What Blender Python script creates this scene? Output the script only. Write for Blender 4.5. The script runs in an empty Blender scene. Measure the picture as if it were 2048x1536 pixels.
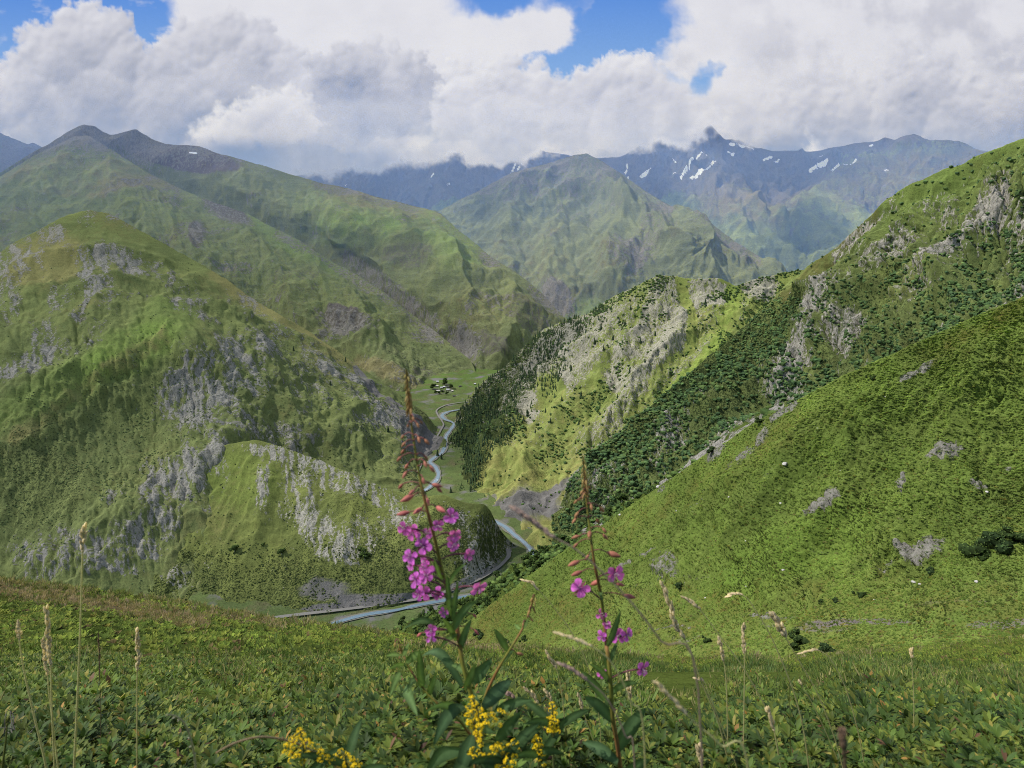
import bpy, math, random
import numpy as np
from mathutils import Vector, Matrix

random.seed(7)
rng = np.random.default_rng(7)
scene = bpy.context.scene
COL = scene.collection

# ------------------------------------------------------------------ viewpoint
# The place is laid out in metres around the photographer's eye (0,0,0); +Y runs up the valley.
F = 1420.0
PITCH = math.radians(13.4)
CP, SP = math.cos(PITCH), math.sin(PITCH)

def bearing(px, py):
    """horizontal-forward-normalised direction (y = 1) of a sight line"""
    px = np.asarray(px, float); py = np.asarray(py, float)
    cx = (px - 1024.0) / F; cy = (768.0 - py) / F
    y = CP + cy * SP
    z = -SP + cy * CP
    return cx / y, z / y

def place(px, py, Y):
    a, b = bearing(px, py)
    Y = np.asarray(Y, float)
    return np.stack([a * Y, np.ones_like(a) * Y, b * Y], -1)

def on_plane(px, py, z):
    a, b = bearing(px, py)
    Y = z / b
    return np.stack([a * Y, Y, b * Y], -1)

# ------------------------------------------------------------------ noise
_ang = rng.normal(size=(256, 3)); _ang /= np.linalg.norm(_ang, axis=1)[:, None]
GRAD = _ang

PERM = rng.permutation(256).astype(np.int32)
GX, GY, GZ = (np.ascontiguousarray(GRAD[:, k]).astype(np.float32) for k in range(3))

def gnoise(p, seed=0):
    """gradient noise; a constant third coordinate is evaluated with four corners only"""
    p = np.asarray(p)
    shp = p.shape[:-1]
    x, y, z = (np.ascontiguousarray(p[..., k]).ravel().astype(np.float32) for k in range(3))
    flat = z.size > 0 and z[0] == z[-1] and (z == z[0]).all()
    def split(v):
        f = np.floor(v); return f.astype(np.int32), v - f
    ix, fx = split(x); iy, fy = split(y); iz, fz = split(z)
    fade = lambda f: f * f * f * (f * (f * 6 - 15) + 10)
    ux, uy, uz = fade(fx), fade(fy), fade(fz)
    sd = (seed * 37 + 11) & 255
    hx = [PERM[(ix + k + sd) & 255] for k in (0, 1)]
    out = None
    layers = []
    for dz in ((0,) if flat else (0, 1)):
        rows = []
        for dy in (0, 1):
            cols = []
            for dx in (0, 1):
                h = PERM[(PERM[(hx[dx] + iy + dy) & 255] + iz + dz) & 255]
                cols.append(GX[h] * (fx - dx) + GY[h] * (fy - dy) + (0 if flat else GZ[h] * (fz - dz)))
            rows.append(cols[0] + (cols[1] - cols[0]) * ux)
        layers.append(rows[0] + (rows[1] - rows[0]) * uy)
    out = layers[0] * 1.25 if flat else layers[0] + (layers[1] - layers[0]) * uz
    return (out * 1.6).reshape(shp).astype(np.float64)

def fbm(p, octv=4, seed=0, gain=0.5, lac=2.03):
    s = 0; a = 1; t = 0
    q = np.array(p, np.float32)
    for o in range(octv):
        s = s + a * gnoise(q, seed + o); t += a
        a *= gain; q = q * np.float32(lac) + np.float32(17.3)
    return s / t

def ridged(p, octv=4, seed=0, gain=0.5, lac=2.07):
    s = 0; a = 1; t = 0; w = 1
    q = np.array(p, np.float32)
    for o in range(octv):
        n = 1 - np.abs(gnoise(q, seed + o)) * 1.5
        n = np.clip(n, 0, 1) ** 2
        s = s + a * n * w; t += a
        w = np.clip(n * 1.4, 0, 1)
        a *= gain; q = q * lac + 11.7
    return s / t

def sstep(a, b, x):
    t = np.clip((x - a) / (b - a), 0, 1)
    return t * t * (3 - 2 * t)

def ell(px, py, cx, cy, rx, ry, ang=0.0, soft=0.6):
    """soft ellipse, 1 inside"""
    c, s = math.cos(math.radians(ang)), math.sin(math.radians(ang))
    dx, dy = px - cx, py - cy
    u = (dx * c + dy * s) / rx; v = (-dx * s + dy * c) / ry
    r = np.sqrt(u * u + v * v)
    return 1 - sstep(1 - soft * 0.5, 1 + soft * 0.5, r)

def seg(px, py, pts, w, soft=0.8):
    """soft stroke of half width w along a polyline"""
    d = np.full(np.shape(px), 1e9)
    for (x0, y0), (x1, y1) in zip(pts[:-1], pts[1:]):
        vx, vy = x1 - x0, y1 - y0
        L = vx * vx + vy * vy + 1e-9
        t = np.clip(((px - x0) * vx + (py - y0) * vy) / L, 0, 1)
        d = np.minimum(d, np.hypot(px - x0 - t * vx, py - y0 - t * vy))
    return 1 - sstep(w * (1 - soft * 0.5), w * (1 + soft * 0.5), d)

def poly(px, py, pts):
    """inside polygon (0/1)"""
    px = np.asarray(px, float); py = np.asarray(py, float)
    ins = np.zeros(px.shape, bool)
    n = len(pts)
    for k in range(n):
        x0, y0 = pts[k]; x1, y1 = pts[(k + 1) % n]
        if y0 == y1: continue
        c = ((y0 > py) != (y1 > py)) & (px < (x1 - x0) * (py - y0) / (y1 - y0) + x0)
        ins ^= c
    return ins

def tps_fit(xy, v, lam=1e-4):
    xy = np.asarray(xy, float) / 500.0; v = np.asarray(v, float)
    n = len(v)
    d = np.hypot(xy[:, None, 0] - xy[None, :, 0], xy[:, None, 1] - xy[None, :, 1])
    K = np.where(d > 0, d * d * np.log(d + 1e-12), 0) + lam * np.eye(n)
    Pm = np.c_[np.ones(n), xy]
    A = np.zeros((n + 3, n + 3)); A[:n, :n] = K; A[:n, n:] = Pm; A[n:, :n] = Pm.T
    w = np.linalg.solve(A, np.r_[v, 0, 0, 0])
    def ev(px, py):
        x = np.asarray(px, float) / 500.0; y = np.asarray(py, float) / 500.0
        out = w[n] + w[n + 1] * x + w[n + 2] * y
        for k in range(n):
            r2 = (x - xy[k, 0]) ** 2 + (y - xy[k, 1]) ** 2
            out = out + w[k] * 0.5 * r2 * np.log(r2 + 1e-20)
        return out
    return ev

# ------------------------------------------------------------------ mesh helpers
def mesh_obj(name, V, Fc, mat=None, parent=None, smooth=True, attrs=None, loc=None):
    """V (n,3); Fc: list of (m,k) int arrays or a list of tuples"""
    me = bpy.data.meshes.new(name)
    V = np.asarray(V, np.float32)
    if isinstance(Fc, np.ndarray): Fc = [Fc]
    if len(Fc) and not isinstance(Fc[0], np.ndarray):
        groups = {}
        for f in Fc: groups.setdefault(len(f), []).append(f)
        Fc = [np.array(g, np.int64) for g in groups.values()]
    me.vertices.add(len(V)); me.vertices.foreach_set('co', V.ravel())
    nl = sum(f.size for f in Fc); nf = sum(len(f) for f in Fc)
    me.loops.add(nl); me.polygons.add(nf)
    me.loops.foreach_set('vertex_index', np.concatenate([f.ravel() for f in Fc]).astype(np.int32))
    tot = np.concatenate([np.full(len(f), f.shape[1]) for f in Fc])
    st = np.r_[0, np.cumsum(tot)[:-1]]
    me.polygons.foreach_set('loop_start', st.astype(np.int32))
    me.polygons.foreach_set('use_smooth', np.full(nf, bool(smooth)))
    me.update(calc_edges=True)
    me.validate()
    if attrs:
        for k, a in attrs.items():
            a = np.asarray(a, np.float32)
            if a.ndim == 1:
                at = me.attributes.new(k, 'FLOAT', 'POINT'); at.data.foreach_set('value', a)
            else:
                if a.shape[1] == 3: a = np.c_[a, np.ones(len(a), np.float32)]
                at = me.attributes.new(k, 'FLOAT_COLOR', 'POINT'); at.data.foreach_set('color', a.astype(np.float32).ravel())
    if mat: me.materials.append(mat)
    o = bpy.data.objects.new(name, me); COL.objects.link(o)
    if parent is not None: o.parent = parent
    if loc is not None: o.location = loc
    return o

def grid_faces(r, c):
    i = np.arange((r - 1) * c).reshape(r - 1, c)[:, :-1].ravel()
    return np.stack([i, i + 1, i + c + 1, i + c], 1)

def thing(name, label, cat, loc=(0, 0, 0), group=None):
    o = bpy.data.objects.new(name, None); COL.objects.link(o)
    o.location = loc; o['label'] = label; o['category'] = cat
    if group: o['group'] = group
    o.empty_display_size = 0.1
    return o

def tag(o, label, cat, group=None):
    o['label'] = label; o['category'] = cat
    if group: o['group'] = group
    return o

def kind(o, k, label=None):
    o['kind'] = k
    if label: o['label'] = label
    return o

# ------------------------------------------------------------------ node helper
class NT:
    def __init__(s, name):
        s.m = bpy.data.materials.new(name); s.m.use_nodes = True
        s.t = s.m.node_tree; s.t.nodes.clear()
        s.out = s.n('ShaderNodeOutputMaterial')
    def n(s, typ, ins=None, **kw):
        nd = s.t.nodes.new(typ)
        for k, v in kw.items(): setattr(nd, k, v)
        for k, v in (ins or {}).items(): s.put(nd.inputs[k], v)
        return nd
    def put(s, sock, v):
        if isinstance(v, bpy.types.NodeSocket): s.t.links.new(v, sock)
        elif isinstance(v, bpy.types.Node): s.t.links.new(v.outputs[0], sock)
        else:
            if sock.type == 'RGBA' and hasattr(v, '__len__') and len(v) == 3: v = (*v, 1)
            sock.default_value = v
    def math(s, op, a, b=0.0, c=None, clamp=False):
        d = {0: a, 1: b}
        if c is not None: d[2] = c
        return s.n('ShaderNodeMath', d, operation=op, use_clamp=clamp).outputs[0]
    def mix(s, f, a, b, mode='MIX'):
        nd = s.n('ShaderNodeMix', data_type='RGBA', blend_type=mode)
        s.put(nd.inputs[0], f); s.put(nd.inputs[6], a); s.put(nd.inputs[7], b)
        return nd.outputs[2]
    def attr(s, name):
        return s.n('ShaderNodeAttribute', attribute_name=name)
    def noise(s, vec, scale, detail=4, rough=0.55, dist=0.0):
        return s.n('ShaderNodeTexNoise', {'Vector': vec, 'Scale': scale, 'Detail': detail, 'Roughness': rough, 'Distortion': dist}).outputs[0]
    def ramp(s, x, lo, hi):
        nd = s.n('ShaderNodeMapRange', {0: x, 1: lo, 2: hi}, interpolation_type='SMOOTHSTEP')
        return nd.outputs[0]
    def surf(s, sh):
        s.put(s.out.inputs[0], sh); return s.m
SUN_E = 5.0
SKY_E = .15
HAZE_D = 1.1e-4
HAZE_C = (.25, .44, 1.0, 1)
HAZE_TOP = 800.0
SKY_GAIN = .90
# ------------------------------------------------------------------ hillside material
def hill_material(name, s, grassA, grassB, rockA=(.30, .285, .25), rockB=(.13, .125, .115), shrub=(.022, .036, .016),
                  dry=(.20, .165, .075), scree=(.20, .19, .175), bump=1.0, stripe=.35, crisp=.12):
    """s = size in metres of the smallest visible patch"""
    N = NT(name)
    pos = N.n('ShaderNodeNewGeometry').outputs['Position']
    st = N.n('ShaderNodeVectorMath', {0: pos, 1: (1, 1, stripe)}, operation='MULTIPLY').outputs[0]
    big = N.noise(pos, 1 / (s * 28), 5, .6)
    mid = N.noise(pos, 1 / (s * 6), 5, .62)
    fin = N.noise(st, 1 / (s * 1.6), 5, .68)
    fin2 = N.noise(pos, 1 / (s * 1.15), 3, .7)
    A = N.attr('cover'); sep = N.n('ShaderNodeSeparateColor', {0: A.outputs['Color']})
    rock, shr, dr = sep.outputs[0], sep.outputs[1], sep.outputs[2]
    scr = A.outputs['Alpha']
    B = N.attr('cover2'); sep2 = N.n('ShaderNodeSeparateColor', {0: B.outputs['Color']})
    snow, dirt, lush = sep2.outputs[0], sep2.outputs[1], sep2.outputs[2]
    g = N.mix(N.ramp(big, .35, .65), grassA, grassB)
    g = N.mix(N.math('MULTIPLY', N.ramp(mid, .3, .75), .45), g, tuple(c * .55 for c in grassA))
    g = N.mix(lush, g, (grassB[0] * .85, grassB[1] * 1.08, grassB[2] * .7))
    dm = N.ramp(N.math('ADD', dr, N.math('MULTIPLY', N.math('SUBTRACT', mid, .5), 1.1)), .25, .85)
    g = N.mix(dm, g, dry)
    tus = N.noise(pos, 1 / (s * .8), 3, .75)
    g = N.mix(N.math('MULTIPLY', N.ramp(tus, .46, .66), .55), g, tuple(c * .42 for c in grassA))
    g = N.mix(N.math('MULTIPLY', N.ramp(fin2, .60, .70), .55), g, tuple(c * 1.35 for c in grassB))
    ter = N.noise(N.n('ShaderNodeVectorMath', {0: pos, 1: (.16, .16, 1.5)}, operation='MULTIPLY').outputs[0], 1 / (s * 2.2), 3, .65)
    g = N.mix(N.math('MULTIPLY', N.ramp(ter, .48, .68), .20), g, tuple(c * .55 for c in grassA))
    g = N.mix(N.math('MULTIPLY', N.ramp(ter, .44, .34), .18), g, tuple(c * 1.25 for c in grassB))
    peb = N.math('MULTIPLY', N.ramp(N.noise(pos, 1 / (s * .62), 2, .8), .70, .76), N.ramp(mid, .42, .62))
    g = N.mix(N.math('MULTIPLY', peb, .8), g, tuple(c * .9 for c in rockA))
    # shrubs: speckled
    sf = N.ramp(N.math('ADD', shr, N.math('MULTIPLY', N.math('SUBTRACT', fin2, .5), 2.6)), .55, .55 + crisp * 2)
    sf = N.math('MULTIPLY', sf, N.ramp(shr, .02, .15))
    g = N.mix(N.math('MULTIPLY', sf, .85), g, shrub)
    # scree and bare earth
    sc = N.ramp(N.math('ADD', scr, N.math('MULTIPLY', N.math('SUBTRACT', mid, .5), .7)), .35, .75)
    scc = N.mix(fin2, tuple(c * .75 for c in scree), tuple(c * 1.2 for c in scree))
    g = N.mix(sc, g, scc)
    dd = N.ramp(N.math('ADD', dirt, N.math('MULTIPLY', N.math('SUBTRACT', fin, .5), .9)), .4, .8)
    g = N.mix(dd, g, N.mix(fin2, (.105, .09, .085), (.19, .165, .155)))
    # rock
    rf = N.ramp(N.math('ADD', rock, N.math('MULTIPLY', N.math('SUBTRACT', fin, .5), 1.9)), .5 - crisp, .5 + crisp)
    rf = N.math('MULTIPLY', rf, N.ramp(rock, .03, .2))
    rc = N.mix(N.ramp(N.noise(st, 1 / (s * 1.0), 4, .75), .28, .56), rockB, rockA)
    rc = N.mix(N.math('MULTIPLY', N.ramp(mid, .45, .75), .5), rc, tuple(a * .75 + b * .25 for a, b in zip(rockA, (.10, .12, .06))))
    rc = N.mix(N.math('MULTIPLY', N.ramp(tus, .53, .64), .75), rc, tuple(c * .55 for c in grassA))
    rc = N.mix(N.math('MULTIPLY', N.ramp(fin, .50, .72), .35), rc, tuple(min(.75, c * 1.3) for c in rockA))
    g = N.mix(rf, g, rc)
    sn = N.ramp(N.math('ADD', snow, N.math('MULTIPLY', N.math('SUBTRACT', fin2, .5), .8)), .45, .6)
    g = N.mix(sn, g, (.85, .87, .9))
    hgt = N.math('ADD', N.math('MULTIPLY', fin, N.math('ADD', .5, N.math('MULTIPLY', rf, 1.6))), N.math('MULTIPLY', fin2, .8))
    hgt = N.math('ADD', N.math('ADD', hgt, N.math('MULTIPLY', sf, .8)), N.math('MULTIPLY', tus, -.5))
    bp = N.n('ShaderNodeBump', {'Strength': .8, 'Distance': s * .55 * bump, 'Height': hgt})
    d = N.n('ShaderNodeBsdfDiffuse', {'Color': g, 'Roughness': 1.0, 'Normal': bp.outputs[0]})
    return N.surf(d.outputs[0])

LAYERS = {}
SHADE = []          # (points, amount of sun) that shapes the unseen cloud sheet

def hill(name, label, mat, top, bot, ctrl, x0, x1, step, rows, relief, paint, sun,
         back=(400, 300), carve=0.0, jit=3.0, seed=0, flowdir=2, top_taper=.06, near=0.0, ridges=()):
    px = np.arange(x0, x1 + step * .5, step)
    tp = np.array(top, float); bt = np.array(bot, float)
    tp = tp[np.argsort(tp[:, 0])]; bt = bt[np.argsort(bt[:, 0])]
    ty = np.interp(px, tp[:, 0], tp[:, 1])
    k = np.exp(-np.linspace(-2, 2, 7) ** 2); k /= k.sum()
    ty = np.convolve(np.pad(ty, 3, 'edge'), k, 'valid')
    jn = fbm(np.stack([px / 55.0, px * 0 + seed, px * 0], -1), 5, seed + 3, .62)
    ty = ty + jn * jit * 1.6
    by = np.interp(px, bt[:, 0], bt[:, 1])
    pts = np.concatenate([tp, bt, np.array(ctrl, float).reshape(-1, 3)])
    ev = tps_fit(pts[:, :2], np.log(pts[:, 2]), 2e-4)
    t = np.linspace(0, 1, rows)
    PX = np.broadcast_to(px, (rows, len(px))).copy()
    PY = ty[None] + (by - ty)[None] * t[:, None]
    Y = np.exp(ev(PX, PY))
    P = place(PX, PY, Y)
    T = np.broadcast_to(t[:, None], PX.shape)
    def normals(P):
        du = np.gradient(P, axis=1); dv = np.gradient(P, axis=0)
        n = np.cross(du, dv); n /= np.linalg.norm(n, axis=-1, keepdims=True) + 1e-12
        flip = (n * P).sum(-1) > 0
        n[flip] *= -1
        return n
    n = normals(P)
    tap = (.12 + .88 * sstep(0, top_taper, T))
    d = np.zeros(PX.shape)
    for (kindn, lam, amp, octv, zs) in relief:
        q = P / lam * np.array([1, 1, zs])
        w = np.stack([gnoise(P / (lam * 1.7), seed + 91), gnoise(P / (lam * 1.7), seed + 92), gnoise(P / (lam * 1.7), seed + 93)], -1)
        q = q + w * .35
        if kindn == 'r': d += amp * (ridged(q, octv, seed) - .45)
        elif kindn == 'b': d += amp * (np.abs(fbm(q, octv, seed + 7)) * 2 - .4)
        else: d += amp * fbm(q, octv, seed + 5)
    for (rp, rw, rh) in ridges:
        wx_, wy_ = PX + fbm(np.stack([PX / 46, PY / 46, 0 * PX + .2], -1), 3, seed + 71) * rw * .7, PY + fbm(np.stack([PX / 46, PY / 46, 0 * PX + .2], -1), 3, seed + 77) * rw * .7
        dd_ = np.full(PX.shape, 1e9)
        for (xa, ya), (xb, yb) in zip(rp[:-1], rp[1:]):
            L_2 = (xb - xa) ** 2 + (yb - ya) ** 2; tq = np.clip(((wx_ - xa) * (xb - xa) + (wy_ - ya) * (yb - ya)) / L_2, 0, 1)
            dd_ = np.minimum(dd_, np.hypot(wx_ - xa - tq * (xb - xa), wy_ - ya - tq * (yb - ya)))
        q_ = np.clip(1 - dd_ / (rw * 1.6), 0, 1); d = d + rh * q_ * q_ * (1.5 - .5 * q_) * sstep(0, .22, T)
    if near: d = d * np.clip(P[..., 1] / near, .06, 1)
    P = P + n * (d * tap)[..., None]
    flow = np.zeros(PX.shape)
    if carve > 0:
        Z = P[..., 2] + 0
        rr = np.random.default_rng(seed + 11)
        acc = np.ones(len(px)); C = np.arange(len(px))
        flow[0] = acc
        offs = list(range(-flowdir, flowdir + 1))
        zt = Z - .15 * np.abs(n[..., 2])  # plain heights
        for r in range(rows - 1):
            cand = []
            for o in offs:
                cc = np.clip(C + o, 0, len(px) - 1)
                dist = np.linalg.norm(P[r + 1, cc] - P[r], axis=-1) + 1e-6
                cand.append((Z[r, C] - Z[r + 1, cc]) / dist + rr.normal(0, .02, len(px)))
            cand = np.stack(cand); j = np.argmax(cand, 0)
            dst = np.clip(C + np.array(offs)[j], 0, len(px) - 1)
            nx = np.full(len(px), .6); np.add.at(nx, dst, acc * .985)
            flow[r + 1] = nx; acc = nx
        fl = np.log1p(flow) / math.log(60.0)
        # blur
        def blur(a, r):
            kk = np.exp(-np.linspace(-2, 2, 2 * r + 1) ** 2); kk /= kk.sum()
            a = np.apply_along_axis(lambda v: np.convolve(np.pad(v, r, 'edge'), kk, 'valid'), 1, a)
            return np.apply_along_axis(lambda v: np.convolve(np.pad(v, r, 'edge'), kk, 'valid'), 0, a)
        f1 = blur(np.clip(fl, 0, 1.6), 2); f2 = blur(np.clip(fl, 0, 1.6), 6)
        cut = (.6 * f1 + .4 * f2)
        cut -= cut.mean()
        P = P - n * (cut * carve * (.1 + .9 * sstep(0, .12, T)))[..., None]
        flow = cut
    n = normals(P)
    cov = paint(PX, PY, P, n, T, flow)
    z0 = np.zeros(PX.shape)
    g = lambda k: np.clip(cov.get(k, z0) + z0, 0, 1.5)
    if 'relief' in cov:          # small scale jaggedness of crags
        P = P + n * cov['relief'][..., None] * tap[..., None]
    A = np.stack([g('rock'), g('shrub'), g('dry'), g('scree')], -1)
    B = np.stack([g('snow'), g('dirt'), g('lush'), z0 + 1], -1)
    # far side of the hill, falling away behind its crest
    nb = 10
    hd = P[0].copy(); hd[:, 2] = 0; hd /= np.linalg.norm(hd, axis=1)[:, None]
    bl, bd = back
    Bk = []
    for k in range(nb, 0, -1):
        f = k / nb
        q = P[0] + hd * bl * f; q[:, 2] -= bd * f ** .85
        q[:, 2] += fbm(q / (bl * .4), 3, seed + 31) * bl * .05 * f
        Bk.append(q)
    V = np.concatenate([np.stack(Bk), P]); A = np.concatenate([np.repeat(A[:1], nb, 0), A]); B = np.concatenate([np.repeat(B[:1], nb, 0), B])
    r, c = V.shape[:2]
    o = mesh_obj(name, V.reshape(-1, 3), grid_faces(r, c), mat, attrs={'cover': A.reshape(-1, 4), 'cover2': B.reshape(-1, 4)})
    kind(o, 'structure', label)
    S = np.clip(sun(PX, PY), 0, 1)
    SHADE.append((P[::3, ::3].reshape(-1, 3), S[::3, ::3].ravel()))
    LAYERS[name + str(seed)] = dict(px=px, ty=ty, by=by, P=P, n=n, cov=cov, o=o)
    return LAYERS[name + str(seed)]

def on_hill(L, px, py):
    """surface points and normals of hill L along sight lines"""
    px = np.asarray(px, float); py = np.asarray(py, float)
    c = np.clip((px - L['px'][0]) / (L['px'][1] - L['px'][0]), 0, len(L['px']) - 1.001)
    ty = np.interp(px, L['px'], L['ty']); by = np.interp(px, L['px'], L['by'])
    R = L['P'].shape[0]
    r = np.clip((py - ty) / (by - ty) * (R - 1), 0, R - 1.001)
    i = r.astype(int); j = c.astype(int); fr = (r - i)[:, None]; fc = (c - j)[:, None]
    P = L['P']
    q = (P[i, j] * (1 - fr) * (1 - fc) + P[i + 1, j] * fr * (1 - fc) + P[i, j + 1] * (1 - fr) * fc + P[i + 1, j + 1] * fr * fc)
    return q, L['n'][i, j]

ZF = -600.0      # valley floor
def floorY(px, py): return float(on_plane(px, py, ZF)[1])
def fl(px, py): return (px, py, floorY(px, py))

g_far = dict(grassA=(.085, .098, .045), grassB=(.115, .135, .055))
g_mid = dict(grassA=(.075, .092, .032), grassB=(.12, .145, .042))
g_sun = dict(grassA=(.10, .115, .032), grassB=(.17, .175, .045))
g_near = dict(grassA=(.062, .085, .016), grassB=(.105, .125, .02))

# ---- far range with snow gullies
M = hill_material('far_range_rock', 24, (.19, .235, .10), (.26, .31, .12), rockA=(.17, .155, .135), rockB=(.075, .07, .07), dry=(.20, .17, .10))
def paint(X, Y, P, n, T, fl_):
    nz = fbm(P / 900, 4, 5)
    alt = sstep(330, 450, 0 * X + Y + nz * 60 - (X - 1100) * -.0)
    rock = .95 - .9 * sstep(375, 440, Y + nz * 70 - np.clip(X - 1500, 0, 500) * -.0 + np.clip(X - 1300, 0, 700) * .03)
    rock = rock * (1 - .75 * ell(X, Y, 1860, 330, 200, 50, -8, 1.0) ) + .2 * ell(X, Y, 1640, 455, 70, 50)
    dry = .75 * ell(X, Y, 1860, 340, 230, 60, -8, 1.0) + .7 * ell(X, Y, 1480, 390, 130, 60, 20, 1.0) + .3 * nz
    sn = np.zeros(X.shape)
    for p, w in ((pp, ww * .78) for pp, ww in (([(1432, 318), (1418, 335), (1395, 352), (1380, 358)], 3.0), ([(1408, 298), (1390, 320), (1382, 338)], 2.2), ([(1415, 300), (1412, 315)], 2),
                 ([(1280, 352), (1302, 344)], 2.6), ([(1362, 360), (1374, 346)], 2.4), ([(1250, 345), (1256, 335)], 2), ([(1620, 333), (1655, 329)], 3),
                 ([(1664, 342), (1678, 334)], 2.8), ([(1676, 341), (1692, 337)], 2.2), ([(1530, 312), (1545, 310)], 2), ([(1495, 297), (1507, 299)], 2),
                 ([(1650, 322), (1663, 314)], 2), ([(1074, 349), (1090, 346)], 2.2), ([(690, 370), (702, 364)], 2), ([(860, 358), (868, 354)], 1.6), ([(1036, 336), (1043, 331)], 1.6),
                 ([(1460, 285), (1492, 293)], 2.4), ([(1437, 338), (1448, 335)], 1.6), ([(1740, 290), (1746, 288)], 1.6), ([(1768, 335), (1776, 333)], 1.4), ([(895, 372), (899, 366)], 1.5), ([(1386, 322), (1378, 345)], 1.8), ([(1400, 352), (1412, 345)], 2), ([(1356, 352), (1340, 360)], 1.6), ([(1080, 345), (1074, 352)], 1.6), ([(1256, 350), (1250, 358)], 1.8), ([(1296, 348), (1282, 354)], 2.2), ([(1458, 296), (1470, 300)], 1.8), ([(1560, 314), (1548, 318)], 1.5), ([(1640, 318), (1652, 312)], 1.6), ([(1700, 340), (1710, 336)], 1.6), ([(700, 352), (690, 360)], 1.4), ([(1020, 340), (1030, 332)], 1.6), ([(1346, 318), (1352, 326)], 1.4))):
        sn = np.maximum(sn, seg(X, Y, p, w, 1.0))
    sn *= .45 + .7 * (fbm(P / 45, 3, 77) > -.12)
    return dict(rock=rock, dry=dry, snow=sn, scree=.25 * sstep(0, .5, nz) + .4 * ell(X, Y, 1440, 370, 60, 30, 30))
hill('hills', 'far blue mountain range with snow gullies under the cloud', M,
     [(560, 352, 10400), (640, 345, 10400), (700, 330, 10400), (740, 318, 10400), (790, 305, 10400), (830, 304, 10400), (870, 286, 10400), (930, 276, 10400), (980, 284, 10400), (1040, 292, 10400), (1090, 302, 10400), (1170, 314, 10400), (1235, 314, 10400),
      (1270, 296, 10300), (1300, 278, 10300), (1350, 264, 10200), (1385, 262, 10200), (1402, 260, 10200), (1414, 252, 10200), (1422, 248, 10200), (1434, 262, 10200), (1448, 279, 10200), (1480, 281, 10200), (1510, 295, 10200), (1540, 301, 10200), (1620, 303, 10100),
      (1660, 297, 10000), (1700, 288, 9900), (1755, 281, 9800), (1770, 275, 9800), (1790, 281, 9700), (1800, 275, 9600), (1826, 269, 9500), (1860, 280, 9400), (1900, 279, 9300), (1930, 285, 9300), (1960, 298, 9200), (2048, 326, 9000), (2250, 360, 9000)],
     [(560, 520, 7300), (1000, 580, 6900), (1590, 580, 6500), (2250, 600, 6500)],
     [(800, 400, 9000), (1000, 400, 8600), (940, 380, 9300), (1300, 400, 8900), (1240, 380, 9400), (1420, 390, 8500), (1500, 400, 8300), (1600, 380, 9100), (1640, 440, 7600), (1750, 360, 9000), (1700, 430, 7700), (1500, 480, 7300), (1620, 500, 7100), (1380, 480, 7600), (1850, 380, 8300)],
     560, 2250, 2.2, 170, [('r', 1700, 300, 5, .7), ('r', 420, 90, 4, .7)], paint,
     lambda X, Y: .16 + .85 * sstep(1330, 1480, X) * sstep(340, 400, Y) + .5 * ell(X, Y, 1860, 320, 150, 60) + .45 * ell(X, Y, 1400, 350, 60, 60, 30) - .75 * ell(X, Y, 1640, 455, 75, 55) - .3 * ell(X, Y, 1570, 500, 60, 50),
     back=(1500, 900), carve=60, jit=2.4, seed=1)
# ---- purple shoulder at the far left
def paint(X, Y, P, n, T, fl_): return dict(rock=.75 + 0 * X, dry=.3 + 0 * X)
hill('hills', 'distant purple shoulder at the far left', M, [(-260, 215, 8000), (-100, 240, 8000), (0, 266, 8000), (50, 288, 8000), (85, 296, 8000), (200, 335, 8000)],
     [(-260, 420, 6500), (200, 420, 6500)], [(0, 330, 7200)], -260, 200, 4, 60, [('r', 1300, 160, 4, .7)], paint, lambda X, Y: .2 + 0 * X, back=(1500, 900), seed=2)

# ---- middle pyramid mountain
M = hill_material('pyramid_slopes', 11, (.195, .222, .125), (.25, .278, .14), rockA=(.24, .225, .20), rockB=(.12, .115, .11), scree=(.21, .2, .185))
def paint(X, Y, P, n, T, fl_):
    nz = fbm(P / 600, 4, 15)
    rock = .36 * (1 - sstep(330, 450, Y + nz * 50)) + .12 + .30 * ridged(P / 380 * np.array([1, 1, .5]), 4, 3) * (nz > -.2)
    rock += .3 * seg(X, Y, [(1320, 430), (1290, 500), (1250, 520)], 30) + .3 * seg(X, Y, [(1400, 440), (1500, 520)], 22)
    rock += .4 * ell(X, Y, 1115, 590, 34, 22, 30)
    return dict(rock=rock, dry=.25 + .5 * nz, scree=.5 * ell(X, Y, 1110, 585, 40, 26, 35) + .3 * seg(X, Y, [(1370, 480), (1420, 550)], 14), lush=.6 * ell(X, Y, 1160, 615, 50, 22, -20), shrub=.2 * ell(X, Y, 1200, 540, 70, 70), dirt=.12 * (1 - sstep(320, 420, Y)))
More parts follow.
